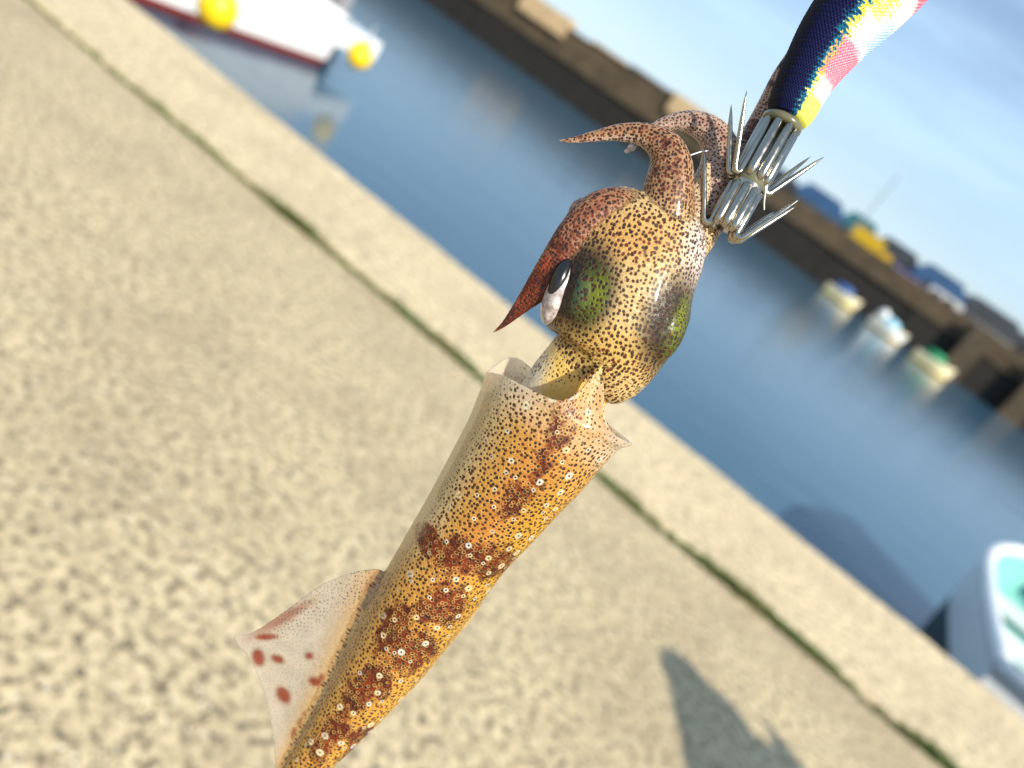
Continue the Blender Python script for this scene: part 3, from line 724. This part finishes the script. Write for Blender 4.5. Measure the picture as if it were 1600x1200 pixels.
spot = np.where(is_fin, 0.16 * np.maximum(blob(560, 920, 60, 40, -20, .8), np.maximum(blob(470, 960, 80, 30, -30, .8), 0.5 * blob(470, 1060, 60, 80, 0, .9))), spot)
cell = np.where(is_fin, 6.5, cell); spotty = np.where(is_fin, 1.0, spotty)
alpha = np.where(is_fin, 0.50 + 0.50 * (1 - sm(root_d, 0.0, 0.8)), alpha)
alpha = np.where(is_fin, np.maximum(alpha, finspots * 0.95), alpha)
# head and neck
hc = np.tile(L3(214, 186, 130), (nv, 1))
hc = mixc(hc, L3(214, 166, 92), blob(985, 372, 85, 40, 10, .7) * 0.8)
hc = mixc(hc, L3(222, 184, 96), blob(930, 545, 90, 40, 20, .7) * 0.7)
hc = mixc(hc, L3(226, 214, 204), blob(1100, 385, 30, 75, 10, .7))
neck = is_head & (tpos < 0.34)
hc = np.where((tpos < 0.345)[:, None], L3(248, 210, 118)[None], hc)
hc = mixc(hc, L3(240, 228, 200), (tpos < 0.37) * blob(824, 592, 24, 70, 25, .6))
irid = np.maximum(blob(918, 458, 34, 56, 14, .55), blob(1052, 515, 30, 66, 18, .6))
dark = np.maximum(blob(910, 450, 52, 74, 16, .4) * 0.94, blob(1048, 508, 46, 82, 16, .5) * 0.92)
hc = mixc(hc, L3(40, 38, 24), np.minimum(1, dark * 1.06))
hc = mixc(hc, L3(74, 96, 18), np.maximum(blob(924, 460, 26, 44, 14, .7), blob(1060, 530, 20, 52, 18, .7)) * 0.85)
hc = mixc(hc, L3(128, 142, 24), np.maximum(blob(936, 458, 11, 26, 14, .8), blob(1062, 500, 8, 34, 18, .8)) * 0.7)
hc = mixc(hc, L3(30, 84, 78), blob(900, 462, 7, 26, 14, .8) * 0.6)
hc = mixc(hc, L3(22, 20, 18), blob(892, 446, 8, 52, 20, .6) * 0.9)
col[is_head] = hc[is_head]
hs = 0.34 - 0.05 * blob(960, 470, 200, 60, 0, .6); hs = np.where(tpos < 0.345, 0.22 * blob(900, 572, 60, 26, -10, .6) + 0.20 * blob(838, 560, 12, 40, 30, .6), hs)
spot = np.where(is_head, hs, spot); cell = np.where(is_head, 11.8 - 2.0 * blob(1000, 575, 120, 60, 0, .6) + 0.5 * blob(1000, 400, 80, 60, 0, .7), cell)
red = np.where(is_head, 0.30 * blob(1005, 378, 80, 30, 10, .8) + 0.26 * blob(930, 555, 70, 20, 20, .8), red)
gold = np.where(is_head, irid, gold)
# arms
ac = np.tile(L3(188, 140, 104), (nv, 1))
for ci, k in enumerate(names):
    if ci < 2: continue
    m = comp == ci; under = sm(np.sin(ang), -0.2, 0.35)      # pale on the sucker side
    base = {'arm_a': L3(178, 142, 106), 'arm_b': L3(190, 164, 148), 'arm_c': L3(164, 118, 88), 'arm_d': L3(206, 186, 150), 'arm_e': L3(196, 164, 138), 'arm_f': L3(170, 128, 98)}[k]
    a_ = np.tile(base, (nv, 1))
    if k == 'arm_c': a_ = mixc(a_, L3(150, 60, 30), sm(tpos, 0.45, 0.65))
    if k == 'arm_a': a_ = mixc(a_, L3(206, 186, 178), (np.cos(ang) < -0.55) * sm(tpos, 0.5, 0.7) * 0.8)
    a_ = mixc(a_, L3(212, 184, 130), 1 - sm(tpos, 0.10, 0.26))
    edge_ = sm(np.abs(np.cos(ang)), 0.80, 0.97) * sm(tpos, 0.2, 0.4)
    a_ = mixc(a_, L3(212, 192, 180), edge_ * 0.6)
    a_ = a_ * (1 - (0.45 * (1 - sm(np.abs(np.cos(ang) - 0.12), 0.05, 0.25)) * sm(tpos, 0.12, 0.4))[:, None] * np.array([0.7, 1.0, 1.1]))
    col[m] = a_[m]
    spot = np.where(m, {'arm_a': .37, 'arm_b': .30, 'arm_c': .36, 'arm_d': .26, 'arm_e': .34, 'arm_f': .33}[k] * (1 - 0.25 * sm(tpos, 0.6, 1)), spot)
    red = np.where(m, {'arm_a': .30, 'arm_b': .16, 'arm_c': .40, 'arm_d': .1, 'arm_e': .45, 'arm_f': .3}[k] * sm(tpos, 0.1, 0.35), red)
    if k == 'arm_c': red = np.where(m, np.maximum(red, 0.62 * sm(tpos, 0.5, 0.7)), red)
    cell = np.where(m, 10.5 - 3.2 * sm(tpos, 0.15, 0.6), cell)
# blend the colour fields a little across the joins
fld = np.column_stack([col, spot, red, ring, alpha, gold])
for it in range(5): fld = 0.5 * fld + 0.5 * lap(fld)
col, spot, red, ring, alpha, gold = fld[:, :3], fld[:, 3], fld[:, 4], fld[:, 5], fld[:, 6], fld[:, 7]
# cells are piecewise constant per piece so the pattern stays continuous inside a piece
cpiece = {0: 7.6, 1: 7.3}
cellp = np.array([cpiece.get(c, 5.6) for c in range(len(names))])[comp]
cellp = np.where(is_fin, 6.0, cellp)
uvw = np.column_stack([uu / cellp, vv / cellp, comp * 37.0 + is_fin * 11.0])
spot[finr] = 0.02; ring[finr] = 0; red[finr] = 0; gold[finr] = 0; col[finr] = L3(206, 178, 128)
uvw[is_fin, 0] = PX[is_fin] / 6.0; uvw[is_fin, 1] = PY[is_fin] / 6.0

wco = to_world(co); SQ0 = Vector(to_world(c3(846, 700, -45)[None])[0])
me2.vertices.foreach_set('co', (wco - np.array(SQ0)).ravel()); me2.update()
def fattr(me, name, arr, typ='FLOAT'):
    a = me.attributes.new(name, typ, 'POINT')
    if typ == 'FLOAT': a.data.foreach_set('value', np.ascontiguousarray(arr, dtype=np.float32))
    elif typ == 'FLOAT_VECTOR': a.data.foreach_set('vector', np.ascontiguousarray(arr, dtype=np.float32).ravel())
    else: a.data.foreach_set('color', np.ascontiguousarray(np.column_stack([arr, np.ones(len(arr))]), dtype=np.float32).ravel())
for nm, ar in (('spot', spot), ('red', red), ('ring', ring), ('opac', alpha), ('gold', gold)): fattr(me2, nm, ar)
fattr(me2, 'skin_uv', uvw, 'FLOAT_VECTOR'); fattr(me2, 'skin_base', col, 'FLOAT_COLOR')

# --- skin: pigment cells over a pale translucent wet base
t = NT('squid_skin')
uv = t.attr('skin_uv', 'Vector'); base = t.attr('skin_base', 'Color')
spotA, redA, ringA, opA, goldA = (t.attr(n) for n in ('spot', 'red', 'ring', 'opac', 'gold'))
sep = t.n('ShaderNodeSeparateXYZ', {'Vector': uv})
warp = t.n('ShaderNodeVectorMath', {0: uv, 1: t.n('ShaderNodeVectorMath', {0: t.noise(uv, 0.9, 2, 0.5, 'Color'), 1: (0.30, 0.30, 0.0)}, operation='MULTIPLY').outputs[0]}, operation='ADD').outputs[0]
v1 = t.n('ShaderNodeTexVoronoi', {'Vector': warp, 'Scale': 1.0, 'Randomness': 0.74}, voronoi_dimensions='2D')
rc = t.n('ShaderNodeSeparateColor', {'Color': v1.outputs['Color']})
d1 = v1.outputs['Distance']
r1 = t.math('MULTIPLY', spotA, t.math('MULTIPLY_ADD', rc.outputs['Red'], 0.50, 0.72))
sp = t.smooth(d1, t.math('ADD', r1, 0.11), t.math('SUBTRACT', r1, 0.09))
# fine second generation of cells between the large ones
v2 = t.n('ShaderNodeTexVoronoi', {'Vector': warp, 'Scale': 2.1, 'Randomness': 0.9}, voronoi_dimensions='2D')
r2 = t.math('MULTIPLY', spotA, 0.62)
sp2 = t.math('MULTIPLY', t.smooth(v2.outputs['Distance'], t.math('ADD', r2, 0.1), t.math('SUBTRACT', r2, 0.1)), t.math('MULTIPLY', t.smooth(d1, 0.30, 0.46), 0.85))
# large pale rings with a dark centre, scattered
v3 = t.n('ShaderNodeTexVoronoi', {'Vector': uv, 'Scale': 0.25, 'Randomness': 0.95}, voronoi_dimensions='2D')
rc3 = t.n('ShaderNodeSeparateColor', {'Color': v3.outputs['Color']})
big = t.math('MULTIPLY_ADD', t.math('POWER', rc3.outputs['Green'], 2.0), 0.13, 0.09)
rr3 = t.math('MULTIPLY', t.math('MULTIPLY', t.smooth(v3.outputs['Distance'], t.math('ADD', big, 0.05), t.math('SUBTRACT', big, 0.02)), t.smooth(rc3.outputs['Red'], 0.15, 0.3)), ringA)
dot3 = t.math('MULTIPLY', t.smooth(v3.outputs['Distance'], 0.068, 0.04), rr3)
# interstices: expanded red-brown cells, broken up by noise
nn = t.noise(uv, 0.18, 6, 0.72); nf = t.noise(uv, 1.3, 3, 0.6)
redm = t.smooth(t.math('ADD', redA, t.math('MULTIPLY', t.math('SUBTRACT', nn, 0.5), 2.0)), 0.36, 0.66)
redm = t.math('MULTIPLY', redm, t.smooth(redA, 0.03, 0.2))
halo = t.math('MULTIPLY', t.smooth(d1, 0.50, 0.36), t.math('MULTIPLY', ringA, t.smooth(rc.outputs['Green'], 0.25, 0.45)))
c = t.mix(t.smooth(nf, 0.3, 0.75, 0.0, 0.35), base, t.mix(1.0, base, (0.80, 0.62, 0.38, 1), 'MULTIPLY'))
redc = t.mix(t.smooth(nn, 0.40, 0.62), lin(122, 46, 16), lin(74, 22, 8))
c = t.mix(t.math('MULTIPLY', redm, t.math('SUBTRACT', 1.0, t.math('MULTIPLY', halo, 0.55))), c, redc)
c = t.mix(t.math('MULTIPLY', halo, 0.34), c, lin(226, 188, 112))
c = t.mix(t.math('MULTIPLY', sp2, 0.9), c, lin(128, 66, 20))
spc = t.mix(t.math('MULTIPLY', t.smooth(rc.outputs['Blue'], 0.45, 0.85), t.smooth(redA, 0.0, 0.35, 0.35, 1.0)), lin(44, 19, 8), lin(112, 40, 12))
c = t.mix(t.math('MULTIPLY', sp, 0.96), c, spc)
c = t.mix(t.math('MULTIPLY', rr3, 0.85), c, t.mix(rc3.outputs['Blue'], lin(226, 204, 152), lin(214, 212, 198))); c = t.mix(dot3, c, lin(26, 20, 18))
hgt = t.math('SUBTRACT', t.math('MULTIPLY', t.noise(uv, 0.6, 3), 0.8), t.math('MULTIPLY', sp, 0.3))
nrm_ = t.bump(hgt, 0.7, 0.0005)
rgh = t.smooth(nf, 0.3, 0.7, 0.34, 0.50)
b = t.bsdf(Base_Color=c, Roughness=rgh, Normal=nrm_, Metallic=t.math('MULTIPLY', t.math('MULTIPLY', goldA, ringA), 0.25), Subsurface_Weight=0.45, Subsurface_Radius=(1.0, 0.5, 0.2), Subsurface_Scale=0.0014, Coat_Weight=0.22, Coat_Roughness=0.12, Specular_IOR_Level=0.35)
tl = t.n('ShaderNodeBsdfTranslucent', {'Color': c, 'Normal': nrm_})
m1 = t.n('ShaderNodeMixShader', {0: 0.22, 1: b.outputs[0], 2: tl.outputs[0]})
tp_ = t.n('ShaderNodeBsdfTransparent', {'Color': (1, 1, 1, 1)})
op2 = t.math('MAXIMUM', opA, t.math('MULTIPLY', sp, 0.85))
m2_ = t.n('ShaderNodeMixShader', {0: op2, 1: tp_.outputs[0], 2: m1.outputs[0]})
m_skin = t.done(m2_.outputs[0])
squid = link('squid', me2, m_skin, None, True); squid.location = SQ0
tag(squid, 'small speckled golden brown squid hanging by its arms from the lure', 'squid')
def child_of_squid(o):
    o.location = Vector(o.location) - SQ0; o.parent = squid; return o

# --- eye on the left of the head
def dirv(a, b, z=0.0): return Vector(to_world((np.array([a, -b, z]) * 1.0)[None])[0] - np.array(EYE)) * 1000
def eye(cx, cy, z, ux, uy, lo, sh, dp, yaw):
    C = Vector(to_world(c3(cx, cy, z)[None])[0]); k = KP * 0.001
    ul = Vector(CRT) * ux + Vector(CUP) * -uy; ul.normalize(); us = ul.cross(-fw).normalized(); vn = -fw
    us, vn = us * math.cos(yaw) - vn * math.sin(yaw), vn * math.cos(yaw) + us * math.sin(yaw)
    e = MB().ellipsoid((0, 0, 0), [ul * lo * k, us * sh * k, vn * dp * k], 48, 32)
    o = e.build('eye', None, None, True); o.location = C - SQ0; o.parent = squid
    return o, C, ul, us, vn, k
t = NT('eyeball')
oc = t.n('ShaderNodeTexCoord').outputs['Object']
nz_ = t.noise(oc, 900, 3)
cw = t.mix(t.smooth(nz_, 0.35, 0.7), lin(196, 186, 184), lin(140, 124, 118))
m_eye = t.done(t.bsdf(Base_Color=cw, Roughness=0.25, Coat_Weight=0.5, Coat_Roughness=0.05, Subsurface_Weight=0.3, Subsurface_Scale=0.001).outputs[0])
eo, EC, ul, us, vn, kk = eye(877, 448, 32, 0.40, -0.92, 62, 22, 38, R(0))
eo.data.materials.append(m_eye)
m_pupil = simple('pupil_black', (0.010, 0.010, 0.012, 1), 0.22, wear=0.0)
pp = MB().ellipsoid(EC - SQ0 + (-Vector(CRT) * 3 + Vector(CUP) * 10 + vn * 24) * kk, [ul * 33 * kk, us * 13.5 * kk, vn * 17 * kk], 32, 20).build('pupil', m_pupil, eo, True)
pp.matrix_parent_inverse = Matrix.Translation(-(EC - SQ0))

# --- suckers on the arm tip
for px, py, z, r in ((987, 231, 6, 5.0), (980, 236, 9, 3.4)):
    C = Vector(to_world(c3(px, py, z)[None])[0]); k = KP * 0.001
    MB().ellipsoid(C - SQ0, [Vector(CRT) * r * 1.3 * k, Vector(CUP) * r * k, fw * r * k], 14, 10).build('sucker', simple('pale_sucker', lin(214, 200, 192), 0.25), squid, True)

# ================================================================== LURE
lure = empty('squid_lure', to_world(c3(1222, 190, 42)[None])[0]); LO = Vector(lure.location)
tag(lure, 'cloth covered rainbow squid lure with navy back, pink bands and steel prong crown', 'lure')
def W3(px, py, z): return Vector(to_world(c3(px, py, z)[None])[0]) - LO
ZL = 42
# cloth body
lrows = [(1229, 186, ZL, 31, 1.0), (1235, 175, ZL, 37, 1.0), (1246, 150, ZL, 40, 1.0), (1266, 112, ZL, 45, 1.0), (1301, 60, ZL, 56, 1.0), (1342, 11, ZL, 66, 1.0), (1384, -40, ZL, 75, 1.0), (1430, -105, ZL, 84, 1.0),
         (1490, -180, ZL, 80, 1.0), (1550, -255, ZL, 70, 1.0), (1605, -325, ZL, 56, 1.0), (1650, -385, ZL, 40, 1.0), (1680, -425, ZL, 20, 1.0)]
lf = frames(lrows, 420); na = 150; th = np.linspace(0, 2 * np.pi, na, endpoint=False)
n = len(lf['C']); arcp = lf['arc'] / KP
rib = 0.55 * np.sin(arcp[:, None] / 6.4 * 2 * np.pi + 2.2 * np.sign(np.sin(th * 40))[None] * 0 ) + 0.35 * np.sin(th * 58)[None] * np.sin(arcp[:, None] / 6.4 * np.pi)
rr = lf['rw'][:, None] + rib * KP * np.clip((arcp[:, None] - 8) / 20, 0, 1)
V = lf['C'][:, None] + lf['S'][:, None] * (rr * np.cos(th))[..., None] + lf['N'][:, None] * (rr * np.sin(th))[..., None]
lv = to_world(V.reshape(-1, 3)) - np.array(LO)
f = [(i * na + j, i * na + (j + 1) % na, (i + 1) * na + (j + 1) % na, (i + 1) * na + j) for i in range(n - 1) for j in range(na)]
f += [tuple(range(na - 1, -1, -1)), tuple(range((n - 1) * na, n * na))]
lme = mesh_from(lv, f, 'lure_body')
A2, U2 = np.meshgrid(th, arcp); lu = np.column_stack([(A2.ravel()) / np.pi, U2.ravel(), np.cos(A2.ravel())])
fattr(lme, 'lure_uv', lu, 'FLOAT_VECTOR')
t = NT('printed_cloth'); uv = t.attr('lure_uv', 'Vector'); s3 = t.n('ShaderNodeSeparateXYZ', {'Vector': uv})
U, Vv, Cs = s3.outputs[0], s3.outputs[1], s3.outputs[2]         # Cs: -1 left side .. 1 right side
fray = t.math('MULTIPLY', t.math('SUBTRACT', t.noise(t.n('ShaderNodeVectorMath', {0: uv, 1: (9.0, 0.16, 4.0)}, operation='MULTIPLY').outputs[0], 1.0, 4, 0.75), 0.5), 1.15)
zig = t.math('MULTIPLY', t.math('PINGPONG', Vv, 3.2), 0.035)
x = t.math('ADD', t.math('ADD', Cs, fray), zig)
side = t.math('ADD', x, t.smooth(Vv, 0, 260, -0.02, 0.06))
c = t.mix(t.smooth(side, -0.10, 0.12), lin(4, 10, 58), lin(8, 98, 128))
c = t.mix(t.smooth(side, -0.86, -0.62, 1, 0), c, lin(16, 14, 24))
c = t.mix(t.smooth(side, 0.14, 0.20), c, lin(238, 226, 40))
c = t.mix(t.smooth(side, 0.27, 0.34), c, lin(240, 240, 238))
weave0 = t.math('MULTIPLY', t.math('SINE', t.math('MULTIPLY', Vv, 0.98)), t.math('SINE', t.math('MULTIPLY', U, 182.0)))
def band_(lo, hi, xl, soft=8.0):
    m = t.math('MULTIPLY', t.smooth(t.math('ADD', Vv, t.math('MULTIPLY', fray, 26.0)), lo - soft, lo + soft), t.smooth(t.math('ADD', Vv, t.math('MULTIPLY', fray, 30.0)), hi + soft, hi - soft))
    return t.math('MULTIPLY', m, t.math('MULTIPLY', t.smooth(side, xl, xl + 0.08), t.smooth(weave0, -0.75, 0.2, 0.6, 1.0)))
for lo, hi in ((62, 128), (236, 330), (420, 520)): c = t.mix(t.math('MULTIPLY', band_(lo, hi, 0.16), 0.92), c, lin(232, 66, 104))
c = t.mix(t.math('MULTIPLY', t.math('MULTIPLY', band_(170, 236, 0.30), t.smooth(side, 0.86, 0.62)), 0.9), c, lin(244, 214, 20))
c = t.mix(t.math('MULTIPLY', band_(140, 200, 0.80), 0.8), c, lin(120, 180, 226))
c = t.mix(t.math('MULTIPLY', t.smooth(Vv, 40, 28), t.smooth(side, 0.18, 0.30)), c, lin(222, 222, 100))
wv = t.n('ShaderNodeTexWave', {'Vector': uv, 'Scale': 1.0}, bands_direction='Y'); wv.inputs['Scale'].default_value = 0.157
weave = t.math('MULTIPLY', t.math('SINE', t.math('MULTIPLY', Vv, 0.98)), t.math('SINE', t.math('MULTIPLY', U, 182.0)))
c = t.mix(t.smooth(weave, 0.0, 0.9, 0.0, 0.45), c, t.mix(1.0, c, (0.45, 0.45, 0.5, 1), 'MULTIPLY'))
b = t.bsdf(Base_Color=c, Roughness=0.75, Specular_IOR_Level=0.2, Normal=t.bump(weave, 0.5, 0.0002))
link('cloth_body', lme, t.done(b.outputs[0]), lure, True)
t = NT('polished_steel'); oc = t.n('ShaderNodeTexCoord').outputs['Object']
m_steel = t.done(t.bsdf(Base_Color=(0.36, 0.335, 0.28, 1), Metallic=1.0, Roughness=t.smooth(t.noise(oc, 700, 3), 0.3, 0.7, 0.14, 0.30)).outputs[0])
m_core = simple('olive_resin', lin(98, 95, 68), 0.25, wear=0.06, scale=300, Coat_Weight=0.6)
K0, K1 = Vector(to_world(c3(1222, 192, ZL)[None])[0]) - LO, Vector(to_world(c3(1128, 360, ZL)[None])[0]) - LO
ka = (K0 - K1).normalized(); kn = (-fw - ka * (-fw).dot(ka)).normalized(); ks = ka.cross(kn)     # up the lure, to the lens, sideways
kl = (K0 - K1).length; px_ = KP * 0.001
MB().tube([K0 + ka * 4 * px_, K0, K0 - ka * 6 * px_, K0 - ka * 8 * px_], [30 * px_, 32 * px_, 31.5 * px_, 27 * px_], 28).build('collar', m_core, lure, True)
MB().tube([K0 - ka * 6 * px_, K1 + ka * 6 * px_], 24 * px_, 20).build('core', m_steel, lure, True)
MB().tube([K0 - ka * (kl * 0.54 - 12 * px_), K0 - ka * (kl * 0.54 - 8 * px_), K0 - ka * (kl * 0.54 + 6 * px_), K0 - ka * (kl * 0.54 + 10 * px_)], [21 * px_, 25 * px_, 25 * px_, 21 * px_], 24).build('waist_band', m_core, lure, True)
def prong(a, t_top, t_bot, rb, out, ln, w=7.0, spike=True):
    """a wire that runs down the barrel, turns at its foot and points up and outwards"""
    d = kn * math.sin(a) + ks * math.cos(a)
    pts = [K0 - ka * t_top + d * rb * 0.96, K0 - ka * (t_top + 4 * px_) + d * rb, K0 - ka * (t_bot - 14 * px_) + d * rb, K0 - ka * (t_bot - 8 * px_) + d * rb]; rad = [w * 0.5 * px_, w * px_, w * px_, w * 0.9 * px_]
    if not spike:
        pts.append(K0 - ka * t_bot + d * rb * 0.9); rad.append(w * 0.4 * px_)
        return MB().tube(pts, rad, 12).build('prong_shaft', m_steel, lure, True)
    for q in range(1, 7):
        u = math.pi * q / 6 * (1 - out / math.pi)
        pts.append(K0 - ka * (t_bot - 8 * px_) - ka * math.sin(u) * 9 * px_ + d * (rb + (1 - math.cos(u)) * 7 * px_)); rad.append((w * 0.85 - 0.35 * q) * px_)
    st = pts[-1]; dr = ka * math.cos(out) + d * math.sin(out)
    for q, r_ in ((0.25, 4.1), (0.55, 3.8), (0.8, 2.7), (0.93, 1.3), (1.0, 0.2)):
        pts.append(st + dr * ln * q); rad.append(r_ * px_)
    return MB().tube(pts, rad, 12).build('prong', m_steel, lure, True)
for a_, ln, sp_ in ((150, 106, 1), (180, 96, 1), (208, 98, 1), (-4, 98, 1), (-34, 108, 1), (270, 90, 1), (35, 0, 0), (73, 0, 0), (112, 0, 0)):
    prong(R(a_), 5 * px_, kl * 0.55, 24 * px_, R(27), ln * px_, 7.8, sp_ == 1)
for a_, ln, sp_ in ((176, 96, 1), (230, 90, 1), (-4, 98, 1), (24, 94, 1), (-34, 86, 1), (62, 0, 0), (100, 0, 0), (138, 0, 0)):
    prong(R(a_), kl * 0.60, kl * 1.0, 21 * px_, R(29), ln * px_, 7.4, sp_ == 1)
nose = Vector(to_world(lf['C'][-1][None])[0]) - LO
MB().ellipsoid(nose, [CRT * 0.0035, CUP * 0.0035, fw * 0.0035]).build('nose_cap', m_core, lure, True)
MB().tube([nose + (CRT * math.cos(a) + CUP * math.sin(a)) * 0.003 + CRT * 0.004 + CUP * 0.004 for a in np.linspace(0, 6.2, 16)], 0.0005, 6).build('nose_ring', m_steel, lure, True)
for sg in (1, -1):
    ep = Vector(to_world(lf['C'][-60][None])[0]) - LO; sv = Vector(np.array(lf['S'][-60]) @ np.array([list(CRT), list(CUP), list(-fw)]))
    MB().ellipsoid(ep + (-fw * sg) * lf['rw'][-60] * 0.001, [CRT * 0.0028, CUP * 0.0028, fw * 0.0016]).build('lure_eye', m_pupil, lure, True)
kp_ = [Vector(to_world(c3(1560 + 50, -230 + 40, ZL)[None])[0]) - LO]
MB().ellipsoid(kp_[0], [CRT * 0.010 - CUP * 0.006, CRT * 0.004 + CUP * 0.006, fw * 0.0025]).build('keel_sinker', m_steel_d, lure, True)

# fishing line, rod tip above, both out of the picture's top
m_line = simple('clear_nylon', (0.75, 0.75, 0.72, 1), 0.2, wear=0.02)
ntop = Vector(to_world(lf['C'][-1][None])[0]) + CRT * 0.004 + CUP * 0.007
tip = Vector((ntop.x + 0.02, ntop.y - 0.02, 2.05))
tag(MB().tube([ntop, ntop.lerp(tip, 0.5), tip], 0.0002, 6).build('fishing_line', m_line), 'thin clear fishing line running from the lure up to the rod tip', 'line')
rod = empty('fishing_rod', (0.75, -1.9, 0.0)); tag(rod, 'slender black fishing rod standing on the quay with the lure below its tip', 'fishing rod')
rv = tip - Vector(rod.location)
MB().tube([(0, 0, 0), rv * 0.18], [0.013, 0.012], 14).build('grip', m_rubber, rod, True)
MB().tube([rv * 0.18, rv * 0.6, rv], [0.006, 0.0035, 0.0010], 12).build('blank', simple('carbon_black', (0.03, 0.03, 0.035, 1), 0.25), rod, True)
for q in (0.35, 0.52, 0.68, 0.82, 0.93, 1.0): MB().tube([rv * q + Vector((math.cos(a), 0, math.sin(a))) * 0.006 * (1.5 - q) for a in np.linspace(0, 6.2, 12)], 0.0005, 6).build('guide', m_steel, rod)
# two short bits of clear leader showing between the arms
def strand(pts): 
    return MB().tube([Vector(to_world(c3(*p)[None])[0]) for p in pts], 0.00013, 6)
tag(strand([(1068, 249, 30), (1080, 242, 28), (1095, 237, 22), (1112, 235, 10), (1135, 240, -2)]).build('leader_loop', m_line, None, True), 'fine white strand arching between two squid arms', 'strand')
tag(strand([(1196, 283, 48), (1196, 300, 50), (1194, 316, 50), (1194, 328, 48)]).build('leader_end', m_line, None, True), 'short white strand between the tiers of steel prongs', 'strand')

# ================================================================== BYSTANDER whose shadow falls on the quay
base_p = Vector((2.72, 0.52, 0.0))
facing = Vector((-0.68, 0.73, 0)).normalized(); sidev = Vector((facing.y, -facing.x, 0))
per = empty('person', base_p, math.atan2(facing.y, facing.x)); tag(per, 'person in a dark hooded jacket and knitted hat standing with hands in pockets', 'person')
def skin_fig(name, joints, edges, mat, root=0, sub=2, parent=per):
    me = bpy.data.meshes.new(name); me.from_pydata([j[0] for j in joints], edges, []); me.update()
    o = bpy.data.objects.new(name, me); COL.objects.link(o); o.parent = parent
    o.modifiers.new('skin', 'SKIN'); sv = me.skin_vertices[0].data
    for i, j in enumerate(joints):
        r_ = j[1]; sv[i].radius = r_ if isinstance(r_, tuple) else (r_, r_); sv[i].use_root = (i == root)
    s_ = o.modifiers.new('sub', 'SUBSURF'); s_.levels = sub; s_.render_levels = sub
    me.materials.append(mat); return o
m_skinp = simple('skin', lin(206, 160, 130), 0.5, wear=0.05, Subsurface_Weight=0.2, Subsurface_Scale=0.01)
m_jack = simple('navy_jacket', lin(40, 46, 60), 0.8); m_trs = simple('grey_trousers', lin(84, 82, 80), 0.85); m_cap = simple('dark_cap', lin(38, 38, 42), 0.8); m_shoe = simple('white_trainers', lin(200, 198, 190), 0.6)
# x forward, y left
J = [((0, 0, 0.92), 0.12), ((0.0, 0, 1.12), 0.115), ((-0.01, 0, 1.32), 0.13), ((0.0, 0, 1.45), 0.06), ((0.015, 0, 1.54), 0.075), ((0.025, 0, 1.62), 0.095), ((0.01, 0, 1.69), 0.07)]
E_ = [(0, 1), (1, 2), (2, 3), (3, 4), (4, 5), (5, 6)]
for sg in (1, -1):
    k = len(J)
    J += [((0, sg * 0.10, 0.86), 0.095), ((0.015, sg * 0.11, 0.48), 0.06), ((-0.01, sg * 0.12, 0.09), 0.042), ((0.13, sg * 0.13, 0.045), 0.036)]
    E_ += [(0, k), (k, k + 1), (k + 1, k + 2), (k + 2, k + 3)]
    k = len(J)
    J += [((-0.01, sg * 0.19, 1.40), 0.065), ((-0.06, sg * 0.27, 1.13), 0.048), ((0.08, sg * 0.19, 0.95), 0.036), ((0.12, sg * 0.15, 0.91), 0.034)]
    E_ += [(2, k), (k, k + 1), (k + 1, k + 2), (k + 2, k + 3)]
body = skin_fig('body', J, E_, m_skinp)
JJ = [((0, 0, 0.84), (0.16, 0.18)), ((0.0, 0, 1.12), (0.14, 0.165)), ((-0.01, 0, 1.34), (0.145, 0.17)), ((-0.01, 0, 1.51), (0.20, 0.22)), ((-0.02, 0, 1.645), (0.185, 0.20))]; EE = [(0, 1), (1, 2), (2, 3), (3, 4)]
for sg in (1, -1):
    k = len(JJ); JJ += [((-0.01, sg * 0.23, 1.44), 0.115), ((-0.065, sg * 0.31, 1.13), 0.08), ((0.08, sg * 0.20, 0.95), 0.06)]; EE += [(2, k), (k, k + 1), (k + 1, k + 2)]
skin_fig('jacket', JJ, EE, m_jack, 1)
for sg in (1, -1):
    skin_fig('trouser_leg', [((0, sg * 0.06, 0.92), 0.12), ((0.0, sg * 0.10, 0.80), 0.105), ((0.015, sg * 0.11, 0.46), 0.082), ((-0.005, sg * 0.12, 0.10), 0.07)], [(0, 1), (1, 2), (2, 3)], m_trs)
    skin_fig('shoe', [((-0.05, sg * 0.125, 0.05), 0.05), ((0.06, sg * 0.13, 0.048), 0.048), ((0.17, sg * 0.135, 0.04), 0.038)], [(0, 1), (1, 2)], m_shoe)
    MB().ellipsoid((0.105, sg * 0.034, 1.625), [(0.012, 0, 0), (0, 0.015, 0), (0, 0, 0.009)]).build('eye', m_pupil, per, True)
    MB().ellipsoid((0.02, sg * 0.093, 1.61), [(0.02, 0, 0), (0, 0.01, 0), (0, 0, 0.032)]).build('ear', m_skinp, per, True)
MB().prism([(0.10, 1.575), (0.142, 1.578), (0.108, 1.63)], -0.014, 0.014).build('nose', m_skinp, per, bevel=0.005)
MB().ellipsoid((0.103, 0, 1.552), [(0.008, 0, 0), (0, 0.024, 0), (0, 0, 0.007)]).build('mouth', simple('lips', lin(170, 96, 90), 0.5), per, True)
cp = MB().ellipsoid((0.005, 0, 1.665), [(0.122, 0, 0), (0, 0.112, 0), (0, 0, 0.085)], 24, 14).build('knitted_hat', m_cap, per, True)
MB().tube([(0.005 + 0.116 * math.cos(a), 0.107 * math.sin(a), 1.645) for a in np.linspace(0, 6.283, 25)], 0.014, 8).build('hat_band', m_cap, cp, True)
MB().ellipsoid((-0.03, 0, 1.60), [(0.085, 0, 0), (0, 0.094, 0), (0, 0, 0.085)], 20, 12).build('hair', simple('black_hair', (0.012, 0.010, 0.010, 1), 0.5), per, True)
